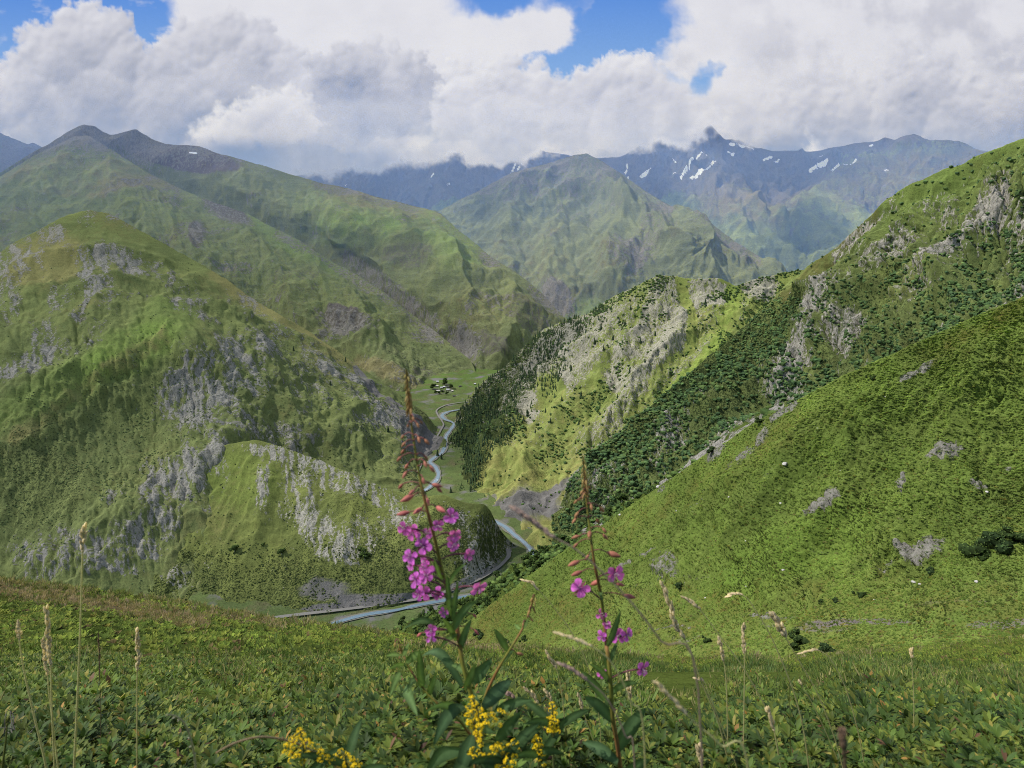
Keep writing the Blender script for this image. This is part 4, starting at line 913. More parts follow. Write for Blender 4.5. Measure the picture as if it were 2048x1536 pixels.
# thick scrub on the shaded face
def dens(px, py):
    e = edge_noise(px, py, 46, 520)
    band = poly(px + e * 24, py + e * 24, [(1545, 600), (1640, 630), (1560, 720), (1470, 790), (1400, 850), (1310, 930), (1240, 960), (1185, 950), (1130, 975), (1150, 935), (1400, 720), (1500, 640)])
    d = .95 * band
    d = np.maximum(d, .9 * sstep(-.02, .22, e) * sstep(470, 620, py + (px - 1800) * .45))
    low = seg(px, py, [(1100, 1110), (1220, 1040), (1330, 960), (1440, 890), (1600, 800), (1750, 720), (1900, 640), (2048, 560)], 34, 1.2)
    d = np.maximum(d, .9 * low * sstep(-.4, .1, e))
    d *= .45 + .9 * sstep(-.3, .25, edge_noise(px, py, 15, 523))
    d += .04
    return d
px, py = sample(R1, 14000, dens, r)
q, n_ = on_hill(R1, px, py); sz = r.uniform(1.0, 3.1, len(q)) * (1 + .3 * (py > 700))
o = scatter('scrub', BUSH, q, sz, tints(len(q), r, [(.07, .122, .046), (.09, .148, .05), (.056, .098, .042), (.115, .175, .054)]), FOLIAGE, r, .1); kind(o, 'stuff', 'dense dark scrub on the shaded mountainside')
# low juniper dots on the left mountain
def dens(px, py):
    e = edge_noise(px, py, 60, 530)
    d = .8 * ell(px, py, 210, 880, 260, 120, -30, 1.2) * sstep(-.3, .25, e) + .6 * sstep(430, 560, px) * sstep(620, 760, py) * sstep(-.25, .3, e) + .25 * sstep(.1, .4, e)
    return d
px, py = sample(L1, 3600, dens, r, y1=1240)
q, n_ = on_hill(L1, px, py); sz = r.uniform(.7, 1.8, len(q))
o = scatter('scrub', BUSH, q, sz, tints(len(q), r, [(.10, .14, .055), (.12, .16, .06), (.085, .12, .05)]), FOLIAGE, r, .1); kind(o, 'stuff', 'low dark scrub dotting the left mountain')
def dens(px, py):
    e = edge_noise(px, py, 40, 540)
    return .5 * sstep(1050, 1150, py) * sstep(-.3, .2, e) + .15 * sstep(0, .3, e)
px, py = sample(L1K, 3600, dens, r)
q, n_ = on_hill(L1K, px, py); sz = r.uniform(.6, 1.7, len(q))
o = scatter('scrub', BUSH, q, sz, tints(len(q), r, [(.07, .095, .03), (.085, .11, .034), (.055, .075, .028)]), FOLIAGE, r, .1); kind(o, 'stuff', 'low scrub on the foot of the spur')

# ------------------------------------------------------------------ turf on the near hillside and the meadow
def dens(px, py):
    e = edge_noise(px, py, 70, 550)
    d = .55 + .5 * e
    for (c, rx, ry, a, s) in SPROCK: d = d * (1 - .85 * s * ell(px, py, c[0], c[1], rx * 1.05, ry * 1.05, a, .8))
    return d
px, py = sample(SPUR, 58000, dens, r)
q, n_ = on_hill(SPUR, px, py); q[:, 2] -= .03
e = edge_noise(px, py, 120, 560); fl_ = sstep(1150, 1230, py)
tn = tints(len(q), r, [(.118, .182, .030), (.142, .206, .036), (.185, .238, .048), (.098, .152, .028)], .13)
tn = tn * (1 + 1.1 * e + .4 * edge_noise(px, py, 34, 566))[:, None]
tn = tn * (1 + .6 * (1 - sstep(760, 1080, py)))[:, None]  # tint lifted toward the crest, painted brightness in place of sunlight
yl = (r.random(len(q)) < .05 + .12 * fl_); tn[yl] = tints(yl.sum(), r, [(.19, .17, .03), (.16, .14, .05)])
sz = r.uniform(.10, .27, len(q)) * (.7 + q[:, 1] / 200)
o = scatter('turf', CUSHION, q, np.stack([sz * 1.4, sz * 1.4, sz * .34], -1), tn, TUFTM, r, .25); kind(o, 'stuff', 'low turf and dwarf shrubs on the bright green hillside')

# meadow, far part
one = lambda px, py: np.ones(np.shape(px))
px, py = sample(MEADOW, 46000, one, r, area=True, maxY=(9, 75))
q, n_ = on_hill(MEADOW, px, py); q[:, 2] -= .02
e = edge_noise(px, py, 90, 570)
drymask = seg(px, py, [(0, 1178), (140, 1194), (260, 1220), (400, 1246)], 15, 1.4) + .7 * seg(px, py, [(420, 1225), (560, 1250)], 10, 1.2)
tn = tints(len(q), r, [(.105, .15, .024), (.14, .185, .028), (.18, .21, .036), (.075, .11, .02)], .2) * (1 + .5 * e)[:, None]
yl = r.random(len(q)) < .08; tn[yl] = tints(yl.sum(), r, [(.16, .15, .03), (.13, .10, .04)])
keep = r.random(len(q)) > drymask * .9
q, tn = q[keep], tn[keep]
sz = r.uniform(.07, .16, len(q)) * (.6 + q[:, 1] / 45)
o = scatter('ground_cover', CUSHION, q, np.stack([sz * 1.3, sz * 1.3, sz * .65], -1), tn, TUFTM, r, .2); kind(o, 'stuff', 'dwarf shrubs covering the meadow out to its brow')

def leafmix(c, k):
    """a few yellow, orange and brown leaves among the green"""
    out = c.copy(); g = c.mean(-1, keepdims=True) / .07
    for lo, hi, cc in ((.0, .03, (.24, .21, .05)), (.03, .037, (.32, .18, .05)), (.037, .05, (.12, .065, .035)), (.05, .17, (.15, .17, .03))):
        m = (k >= lo) & (k < hi); out[m] = (np.array(cc) * g.clip(.5, 1.5))[m]
    return out
ROS2 = [t_rosette(r, 9, False) for _ in range(6)]
ROS1 = [t_rosette(r, 12, True) for _ in range(5)]
px, py = sample(MEADOW, 22000, one, r, area=True, maxY=(3.6, 12))
q, n_ = on_hill(MEADOW, px, py)
e = edge_noise(px, py, 80, 575)
tn = tints(len(q), r, [(.09, .14, .024), (.115, .165, .026), (.066, .105, .022), (.15, .185, .03)], .2) * (1 + .5 * e)[:, None]
sz = r.uniform(.045, .085, len(q)); q[:, 2] += r.uniform(-.03, .10, len(q))
o = scatter('ground_cover', ROS2, q, sz, tn, NEARLEAF, r, .25, kmap=leafmix); kind(o, 'stuff', 'rhododendron leaves a few steps down the slope')
px, py = sample(MEADOW, 12500, lambda a, b: 1 + 3.0 * sstep(1430, 1560, b), r, x0=-200, x1=2250, y1=1700, area=True, maxY=(1.0, 4.6))
q, n_ = on_hill(MEADOW, px, py)
e = edge_noise(px, py, 160, 577)
tn = tints(len(q), r, [(.072, .125, .026), (.095, .15, .028), (.056, .096, .024), (.13, .17, .03)], .2) * (1 + .5 * e)[:, None]
sz = r.uniform(.03, .056, len(q)) * np.clip(q[:, 1] / 2.6, .5, 1); q[:, 2] += r.uniform(-.02, .09, len(q))
o = scatter('ground_cover', ROS1, q, sz, tn, NEARLEAF, r, .3, kmap=leafmix, smooth=True); kind(o, 'stuff', 'rhododendron leaf rosettes at the near edge of the meadow')

# grass among the shrubs, drier along the brow on the left
px, py = sample(MEADOW, 4600, lambda a, b: (seg(a, b, [(-60, 1172), (140, 1196), (260, 1220), (400, 1246)], 17, 1.4) + .5 * seg(a, b, [(420, 1228), (560, 1252)], 10, 1.2) + .45 * ell(a, b, 930, 1296, 110, 14, 0, 1)), r, area=True, maxY=(14, 60))
q, n_ = on_hill(MEADOW, px, py)
o = scatter('grass', BLADE, q, r.uniform(.10, .30, len(q)), tints(len(q), r, [(.42, .32, .22), (.46, .36, .24), (.36, .30, .15), (.20, .22, .08)], .15), GRASSM, r, .25); kind(o, 'stuff', 'dry pinkish grass along the brow of the meadow')
px, py = sample(MEADOW, 7500, lambda a, b: .08 + ell(a, b, 1500, 1365, 420, 40, 0, 1.2) + .5 * ell(a, b, 520, 1370, 200, 60, 0, 1.2) + .5 * ell(a, b, 1100, 1340, 200, 30, 0, 1.2) + .4 * ell(a, b, 1900, 1440, 300, 60), r, area=True, maxY=(2.2, 34))
q, n_ = on_hill(MEADOW, px, py)
o = scatter('grass', BLADE, q, r.uniform(.06, .20, len(q)) * (.5 + np.clip(q[:, 1] / 14, 0, 1.2)), tints(len(q), r, [(.10, .16, .04), (.13, .185, .045), (.20, .22, .07), (.09, .14, .045)], .15), GRASSM, r, .25); kind(o, 'stuff', 'green grass growing through the dwarf shrubs')

px, py = sample(MEADOW, 15000, lambda a, b: .35 + .65 * sstep(-.1, .3, edge_noise(a, b, 120, 580)) + .5 * (a > 1200), r, area=True, maxY=(1.6, 14))
q, n_ = on_hill(MEADOW, px, py)
o = scatter('grass', BLADE, q, r.uniform(.05, .15, len(q)) * np.clip(q[:, 1] / 4, .5, 1.3), tints(len(q), r, [(.14, .20, .05), (.18, .24, .06), (.30, .28, .12), (.11, .17, .05)], .15), GRASSM, r, .3); kind(o, 'stuff', 'short fine grass between the leaves of the near meadow')

k = r.uniform(-60, 2110, 2600); yy = np.interp(k, MEADOW['px'], MEADOW['ty']) + np.abs(r.normal(0, 5, 2600)) + 1
w_ = edge_noise(k, yy, 60, 590) > -.12
q, n_ = on_hill(MEADOW, k[w_], yy[w_]); m_ = q[:, 1] > 20
q = q[m_]
o = scatter('grass', BLADE, q, r.uniform(.15, .5, len(q)), tints(len(q), r, [(.40, .33, .20), (.22, .24, .08), (.30, .28, .13), (.16, .20, .06)], .15), GRASSM, r, .3); kind(o, 'stuff', 'ragged grass standing along the brow of the meadow')
# ------------------------------------------------------------------ sky with cumulus banks
SKX0, SKX1, SKY0, SKY1, SKS = -420, 2470, -420, 470, 2.1
sx = np.arange(SKX0, SKX1, SKS); sy = np.arange(SKY0, SKY1, SKS)
X, Y = np.meshgrid(sx, sy)
def f2(sc, octv=4, seed=0, gain=.5, ax=1.0, z=0.0):
    return fbm(np.stack([X / sc, Y / (sc * ax), 0 * X + z], -1), octv, seed, gain)
wA, wB = f2(170, 4, 300), f2(170, 4, 305)
wa, wb = f2(34, 3, 310), f2(34, 3, 315)
tiny, tiny2 = f2(11, 3, 317, .6), f2(11, 3, 318, .6)
XW, YW = X + wA * 26 + wa * 11 + tiny * 4, Y + wB * 20 + wb * 11 + tiny2 * 4
tt = sstep(-200, 330, Y)[..., None]
def lin(c): return np.array([((v / 255 + .055) / 1.055) ** 2.4 if v > 10 else v / 255 / 12.92 for v in c])
colr = lin((66, 132, 228)) * (1 - tt) + lin((150, 190, 238)) * tt
# cirrus and high cloud sheet with blue gaps
gap = np.maximum.reduce([
    1.0 * (sstep(-30, 30, 150 - np.hypot(np.clip(XW - 190, 0, 999) * .95, np.clip(YW - 30, -999, 999) * 1.0) + 14 * wa)),
    1.25 * ell(XW + 20 * wb, YW + 20 * wa, 1235, 62, 118, 92, -28, 1.5), 1.2 * ell(XW + 16 * wb, YW, 1140, 118, 110, 38, -8, 1.4), ell(XW, YW, 1260, -60, 110, 110, 0, 1.0), ell(XW, YW, 1000, -4, 95, 34, 0, 1.4) * .95, ell(XW, YW, 1130, 8, 110, 26, -10, 1.4) * .8,
    .8 * ell(X + 20 * wb, Y + 20 * wa, 1404, 162, 22, 36, 30, 2.0), .6 * ell(XW + 20 * wb, YW + 14 * wa, 1428, 140, 26, 12, -30, 1.8), ell(XW, YW, 1340, 150, 46, 14, 20, 1.2) * .5, ell(XW, YW, 885, 264, 26, 12, -15, 1.2) * .8, ell(XW, YW, 1490, 130, 44, 14, 0, 1.3) * .3])
gap -= ell(XW, YW, 1085, 60, 58, 38, 0, 1.4) * .95
wisp = f2(120, 5, 330, .6, .45)
al = np.clip(1 - gap - .25 * sstep(.1, .5, wisp) * gap + .55 * sstep(.02, .42, wisp) * gap * (X < 700), 0, 1)
al = sstep(.12, .8, al + .12 * f2(40, 4, 333))
hi = .90 + .07 * f2(300, 4, 340) + .05 * f2(60, 4, 344) + .05 * f2(150, 5, 346, .6, .5)
hi = hi - .26 * sstep(1350, 1700, X) * sstep(-.25, .35, f2(150, 5, 350, .58)) - .03 * sstep(1450, 1600, X)
def grey(b):
    """brightness 0..1 to cloud colour (cool in the shade, near white in the sun)"""
    b = np.clip(b, 0, 1)[..., None]
    k = [lin((132, 146, 176)), lin((178, 182, 198)), lin((212, 213, 224)), lin((236, 236, 243)), lin((253, 252, 252))]
    out = np.zeros(b.shape[:-1] + (3,))
    p = b * 4
    for i in range(4):
        f = np.clip(p - i, 0, 1)
        seg_ = (p >= i) & ((p < i + 1) | (i == 3))
        out = np.where(seg_, k[i] * (1 - f) + k[i + 1] * f, out)
    return out
colr = colr * (1 - al[..., None]) + grey(np.clip(hi - .15, 0, 1)) * al[..., None]

crng = np.random.default_rng(21)
def bank(circles, colr, amp=1.0, bright=.62, soft=5.0, fall=190.0, depth=3, contrast=1.0, seed=0, fade_bottom=None):
    Fh = np.full(X.shape, -40.0)
    Fs = np.full(X.shape, -40.0)
    def put(cx, cy, r):
        i0, i1 = np.searchsorted(sy, [cy - 1.5 * r, cy + 1.5 * r]); j0, j1 = np.searchsorted(sx, [cx - 1.5 * r, cx + 1.5 * r])
        if i1 <= i0 or j1 <= j0: return
        d2 = (XW[i0:i1, j0:j1] - cx) ** 2 + (YW[i0:i1, j0:j1] - cy) ** 2
        h = (r * r - d2) / (2 * r)
        np.maximum(Fh[i0:i1, j0:j1], h, out=Fh[i0:i1, j0:j1])
    def rec(cx, cy, r, lev):
        put(cx, cy, r)
        if lev <= 0 or r < 7: return
        for k in range(7):
            a = crng.uniform(-math.pi * 1.05, .05 * math.pi)
            q = r * crng.uniform(.72, 1.0)
            rec(cx + math.cos(a) * q, cy + math.sin(a) * q, r * crng.uniform(.26, .5), lev - 1)
    for c in circles: rec(*c, depth)
    bil = np.abs(f2(30, 4, 360 + seed, .55)) * 10 - 3 + (np.abs(f2(9, 3, 365 + seed)) * 3)
    Fh = Fh - bil * amp
    A = sstep(-soft * .5, soft * 1.5, Fh)
    # sun from the upper left, light fading toward the cloud base
    k = np.exp(-np.linspace(-2, 2, 11) ** 2); k /= k.sum()
    G = np.clip(Fh, -6, 60)
    for ax in (0, 1): G = np.apply_along_axis(lambda v: np.convolve(np.pad(v, 5, 'edge'), k, 'valid'), ax, G)
    gy, gx = np.gradient(G, SKS)
    lit = np.clip((gy * .75 + gx * .42) / np.sqrt(1 + gx * gx + gy * gy), -1, 1)
    top = np.min([c[1] - c[2] for c in circles])
    ytop = np.full(sx.shape, 400.0)
    for cx, cy, r in circles:
        m = np.abs(sx - cx) < r * 1.3
        ytop[m] = np.minimum(ytop[m], cy - np.sqrt(np.clip((1.3 * r) ** 2 - (sx[m] - cx) ** 2, 0, None)) / 1.3)
    kk = np.hanning(61); kk /= kk.sum()
    ytop = np.convolve(np.pad(ytop, 30, 'edge'), kk, 'valid')
    dn = np.clip((Y - ytop[None]) / fall, 0, 1)
    b = bright - .16 + .34 * lit * contrast * (1 - .45 * dn) + .14 * (1 - dn) ** 2 - .16 * dn + .22 * f2(120, 4, 370 + seed) + .07 * wa
    if fade_bottom: A = A * (1 - sstep(fade_bottom[0], fade_bottom[1], Y + wA * 30))
    return colr * (1 - A[..., None]) + grey(b) * A[..., None], A

# soft grey veil low over the ranges
veil = sstep(150, 235, Y + 40 * wA) * (1 - gap * .8 * (Y < 290))
vb = .50 + .14 * f2(200, 4, 380, .5, .5) + .05 * wa + .22 * ell(X, Y, 1780, 285, 330, 40) - .60 * ell(XW, YW, 610, 318, 210, 46, 4, 1.2) - .12 * ell(X, Y, 120, 280, 200, 60)
colr = colr * (1 - veil[..., None]) + grey(vb) * veil[..., None]
colr, _ = bank([(1560, 270, 70), (1690, 235, 80), (1800, 225, 80), (1880, 185, 60), (1930, 250, 90), (2040, 220, 90), (2160, 240, 100), (2300, 230, 110), (1470, 275, 50), (1620, 210, 50)], colr, 1.2, .56, 12, 170, 3, 1.0, 1)
colr, _ = bank([(40, 195, 75), (135, 110, 75), (175, 92, 68), (235, 130, 60), (-60, 220, 90), (-180, 200, 100), (-320, 180, 120), (345, 140, 55), (405, 95, 60), (450, 90, 52), (520, 110, 52), (565, 140, 50), (470, 160, 80), (330, 210, 90), (200, 210, 95), (600, 190, 60), (110, 250, 90)], colr, 1.0, .56, 6, 210, 3, .9, 2)
colr, _ = bank([(655, 160, 45), (700, 150, 50), (745, 140, 45), (800, 140, 42), (835, 150, 40), (860, 185, 45), (780, 200, 80), (690, 220, 80), (850, 235, 55)], colr, 1.0, .46, 6, 170, 3, .8, 3)
colr, _ = bank([(930, 195, 52), (960, 175, 45), (1015, 170, 46), (1065, 175, 45), (1110, 200, 42), (1180, 185, 45), (1235, 165, 46), (1285, 162, 42), (1320, 185, 40), (1130, 240, 70), (1010, 245, 80), (1240, 240, 80), (910, 250, 50), (1350, 230, 50), (1400, 260, 45)], colr, 1.0, .66, 6, 200, 3, .95, 4)
colr, _ = bank([(540, 225, 44), (500, 240, 36), (582, 232, 38), (452, 255, 38), (560, 255, 50), (620, 245, 26), (410, 268, 30), (490, 268, 40)], colr, 1.0, .80, 8, 90, 3, .8, 5, (270, 310))
for (x, y, rx, ry, s) in ((1555, 115, 46, 28, .5), (1870, 175, 38, 26, .55), (2015, 130, 50, 20, .6), (1510, 215, 24, 12, .45), (1610, 165, 40, 14, .3), (1370, 130, 26, 22, .4), (1480, 222, 30, 12, .3)):
    m = s * ell(XW, YW, x, y, rx, ry, -10, 1.3) * sstep(-.4, .3, f2(30, 4, 391))
    colr = colr * (1 - m[..., None]) + grey(.40 + 0 * X) * m[..., None]
# bright rims near the small blue window
m = .7 * ell(XW, YW, 835, 285, 30, 12, -20, 1.2); colr = colr * (1 - m[..., None]) + grey(.92 + 0 * X) * m[..., None]
DOME = 14500.0
a, b = bearing(X, Y); d = np.stack([a, np.ones_like(a), b], -1); d /= np.linalg.norm(d, axis=-1, keepdims=True)
N = NT('cloudy_sky')
e = N.n('ShaderNodeEmission', {'Color': N.attr('sky_colour').outputs['Color'], 'Strength': SKY_GAIN})
o = mesh_obj('sky', (d * DOME).reshape(-1, 3), grid_faces(*X.shape), N.surf(e.outputs[0]), attrs={'sky_colour': colr.reshape(-1, 3)})
kind(o, 'structure', 'bright cumulus clouds with gaps of blue sky')

# cloud spilling over the crest of the far range
i0, i1 = np.searchsorted(sy, [170, 400]); j0, j1 = np.searchsorted(sx, [500, 1600])
xb, yb = X[i0:i1, j0:j1], Y[i0:i1, j0:j1]
edge = np.interp(xb, [500, 600, 640, 700, 760, 800, 850, 880, 920, 950, 1000, 1040, 1090, 1150, 1220, 1290, 1340, 1385, 1402, 1420, 1440, 1460, 1500, 1540, 1600],
                     [350, 350, 352, 342, 330, 324, 328, 318, 312, 330, 326, 322, 314, 308, 308, 296, 290, 284, 266, 262, 268, 276, 284, 276, 260])
nn = f2(46, 5, 395, .62)[i0:i1, j0:j1]; n2 = f2(120, 4, 398)[i0:i1, j0:j1]
A = 1 - sstep(-9, 10, yb - edge - 4 + nn * 26 + n2 * 12)
A *= 1 - .9 * ell(xb, yb, 1421, 264, 11, 11, 0, 1.3) * (nn < .25)
A *= sstep(505, 600, xb) * (1 - sstep(1500, 1590, xb)) * sstep(178, 215, yb)
cb = colr[i0:i1, j0:j1]
cb = cb * .55 + .45 * grey(.60 + .5 * nn * .6 + .28 * n2 - .25 * ell(xb, yb, 640, 325, 110, 40, 0, 1.2))  # cloud light and shade painted into an emissive colour
P = place(xb, yb, 9300 + 0 * xb); P[..., 1] += 120 * n2
N = NT('cloud_bank_vapour')
e = N.n('ShaderNodeEmission', {'Color': N.attr('sky_colour').outputs['Color'], 'Strength': SKY_GAIN})
tr = N.n('ShaderNodeBsdfTransparent', {'Color': (1, 1, 1, 1)})
mx = N.n('ShaderNodeMixShader', {0: N.attr('thickness').outputs['Fac'], 1: tr.outputs[0], 2: e.outputs[0]})
o = mesh_obj('cloud_bank', P.reshape(-1, 3), grid_faces(*xb.shape), N.surf(mx.outputs[0]), attrs={'sky_colour': cb.reshape(-1, 3), 'thickness': A.ravel()})
kind(o, 'stuff', 'low cloud spilling over the crest of the far range')
# ------------------------------------------------------------------ small shape helpers
def gpy(Yv): return float(np.interp(Yv, [.42, .72, 1.16, 1.5, 1.82, 2.5, 3.5, 5, 8], [2500, 2000, 1720, 1600, 1536, 1470, 1420, 1380, 1345]))

def tube(pts, rad, n=6):
    pts = np.asarray(pts, float); m = len(pts); rad = np.broadcast_to(rad, (m,))
    t = np.gradient(pts, axis=0); t /= np.linalg.norm(t, axis=1)[:, None] + 1e-12
    ref = np.array([0, 1.0, 0.0]) if abs(t[0, 1]) < .9 else np.array([1.0, 0, 0])
    V, Fc = [], []
    for i in range(m):
        a = np.cross(t[i], ref); a /= np.linalg.norm(a) + 1e-12; b = np.cross(t[i], a)
        for k in range(n):
            w = 2 * math.pi * k / n
            V.append(pts[i] + (a * math.cos(w) + b * math.sin(w)) * rad[i])
    for i in range(m - 1):
        for k in range(n): Fc.append((i * n + k, i * n + (k + 1) % n, (i + 1) * n + (k + 1) % n, (i + 1) * n + k))
    V.append(pts[-1]); e = len(V) - 1
    for k in range(n): Fc.append(((m - 1) * n + k, (m - 1) * n + (k + 1) % n, e))
    return V, Fc

class Geo:
    def __init__(s): s.V, s.F, s.T = [], [], []
    def add(s, V, Fc, tint=(1, 1, 1)):
        b = len(s.V); s.V += [tuple(v) for v in V]; s.F += [tuple(i + b for i in f) for f in Fc]
        s.T += [tuple(tint)] * len(V) if np.ndim(tint) == 1 else [tuple(t) for t in tint]
        return s
    def build(s, name, mat, parent, smooth=True):
        off = np.array(parent_origin(parent))
        return mesh_obj(name, np.array(s.V) - off, s.F, mat, parent=parent, smooth=smooth, attrs={'tint': np.array(s.T)})
def parent_origin(o):
    p = Vector((0, 0, 0))
    while o is not None: p += o.location; o = o.parent
    return p[:]

def spline(p, n):
    p = np.asarray(p, float)
    t = np.linspace(0, len(p) - 1, n); out = []
    for x in t:
        i = min(int(x), len(p) - 2); f = x - i
        p0, p1, p2, p3 = p[max(i - 1, 0)], p[i], p[i + 1], p[min(i + 2, len(p) - 1)]
        out.append(.5 * (2 * p1 + (p2 - p0) * f + (2 * p0 - 5 * p1 + 4 * p2 - p3) * f * f + (3 * p1 - p0 - 3 * p2 + p3) * f ** 3))
    return np.array(out)

def blade(g, base, tip, width, sag=.12, fold=.2, tint=(.05, .08, .03), n=8, face=None, rnd=random):
    """lance-shaped leaf with a pale midrib, from base to tip"""
    base, tip = np.asarray(base, float), np.asarray(tip, float)
    d = tip - base; L = np.linalg.norm(d); dn = d / L
    view = np.array([0, -1.0, .45]) if face is None else np.asarray(face, float)
    sd = np.cross(dn, view); sd /= np.linalg.norm(sd) + 1e-9
    up = np.cross(sd, dn)
    V, Fc, T = [], [], []
    for i in range(n + 1):
        t = i / n
        w = width * (math.sin(math.pi * min(1, t * .92 + .08)) ** .75) * (1 - .25 * t) + width * .02
        if i == n: w = width * .02
        c = base + d * t + np.array([0, 0, 1.0]) * L * sag * math.sin(math.pi * t) + up * L * .03 * math.sin(5 * t)
        wav = up * width * .12 * math.sin(9 * t + width * 900)
        V += [c - sd * w + up * w * fold + wav, c - sd * w * .12, c + sd * w * .12, c + sd * w + up * w * fold - wav]
        e = tuple(np.array(tint) * (1 + .15 * math.sin(7 * t))); m = tuple(np.array(tint) * 1.9 + .012)
        T += [e, m, m, e]
    for i in range(n):
        for j in range(3): Fc.append((i * 4 + j, i * 4 + j + 1, (i + 1) * 4 + j + 1, (i + 1) * 4 + j))
    g.add(V, Fc, T)

def drop(g, a, b, rmax, tint, n=6, m=7, tip=.15, fat=.45):
    """bud shape along a-b"""
    a, b = np.asarray(a, float), np.asarray(b, float)
    t = np.linspace(0, 1, m)
    rad = rmax * np.sin(np.pi * np.clip(t, .04, .96) ** (math.log(.5) / math.log(fat))) ** .8 + rmax * tip * (1 - t) * .4
    pts = a[None] + (b - a)[None] * t[:, None]
    V, Fc = tube(pts, rad, n); g.add(V, Fc, tint)

STEMM = leaf_material('plant_stem', .6, .1, .2, .3, 70)
LEAFM = leaf_material('willowherb_leaf', .6, .35, .1, .3, 120)
PETALM = leaf_material('magenta_petal', .55, .45, .15, .15, 150)
BUDM = leaf_material('rosy_bud', .55, .2, .2, .2, 150)
YELLOWM = leaf_material('yellow_floret', .6, .3, .15, .15, 300)
STRAWM = leaf_material('dry_straw', .7, .35, .15, .25, 200)

# ------------------------------------------------------------------ willowherb (fireweed)
def flower(par, c, out, size, rr, tone=0):
    """four-petalled flower facing along out"""
    c = np.asarray(c, float); n = np.asarray(out, float); n /= np.linalg.norm(n)
    u = np.cross(n, [0.1, .2, 1.0]); u /= np.linalg.norm(u); v = np.cross(n, u)
    g = Geo(); a0 = rr.uniform(0, math.pi / 2)
    for k in range(4):
        a = a0 + k * math.pi / 2 + rr.normal(0, .16); dr = u * math.cos(a) + v * math.sin(a); sd = -u * math.sin(a) + v * math.cos(a)
        cup = rr.uniform(.1, .6); L = size * rr.uniform(.85, 1.1); W = size * rr.uniform(.36, .48)
        base = np.array((.74, .15, .72)) * rr.uniform(.85, 1.15) + np.array((.05, .0, -.08)) * tone
        V, T = [], []
        ts = (.0, .25, .5, .72, .9, 1.0); ws = (.10, .42, .85, 1.0, .78, .30)
        for t, w in zip(ts, ws):
            p = c + dr * L * t + n * (L * cup * t - L * .25 * t * t)
            for s in (-1, -.5, 0, .5, 1):
                V.append(p + sd * W * w * s + n * (abs(s) * W * w * .35 + rr.normal(0, .0003)))
                T.append(tuple(base * (.6 + .65 * t) * (1 - .25 * (abs(s) < .1)) * (1 + .1 * math.sin(s * 14)) + np.array((.03, .03, .03)) * t))
        Fc = [(i * 5 + j, i * 5 + j + 1, (i + 1) * 5 + j + 1, (i + 1) * 5 + j) for i in range(5) for j in range(4)]
        g.add(V, Fc, T)
    fo = g.build('flower', PETALM, par)
    s = Geo()
    for k in range(4):
        a = a0 + math.pi / 4 + k * math.pi / 2; dr = u * math.cos(a) + v * math.sin(a)
        blade(s, c - n * .0006, c + dr * size * .95 + n * size * .12, size * .085, .0, .1, (.22, .02, .10), 4, n)
    so = s.build('sepals', BUDM, fo)
    st = Geo()
    for k in range(7):
        a = rr.uniform(0, 6.28); q = rr.uniform(.1, .5)
        tip = c + n * size * rr.uniform(.5, .8) + (u * math.cos(a) + v * math.sin(a)) * size * q
        V, Fc = tube([c, (c + tip) / 2 + n * .0006, tip], [.00025, .0002, .0006], 4); st.add(V, Fc, (.55, .38, .45))
    st.build('stamens', BUDM, fo)
    return fo

def zero_parent(o, par):
    """children of parts carry world-minus-origin coordinates already"""
    return o

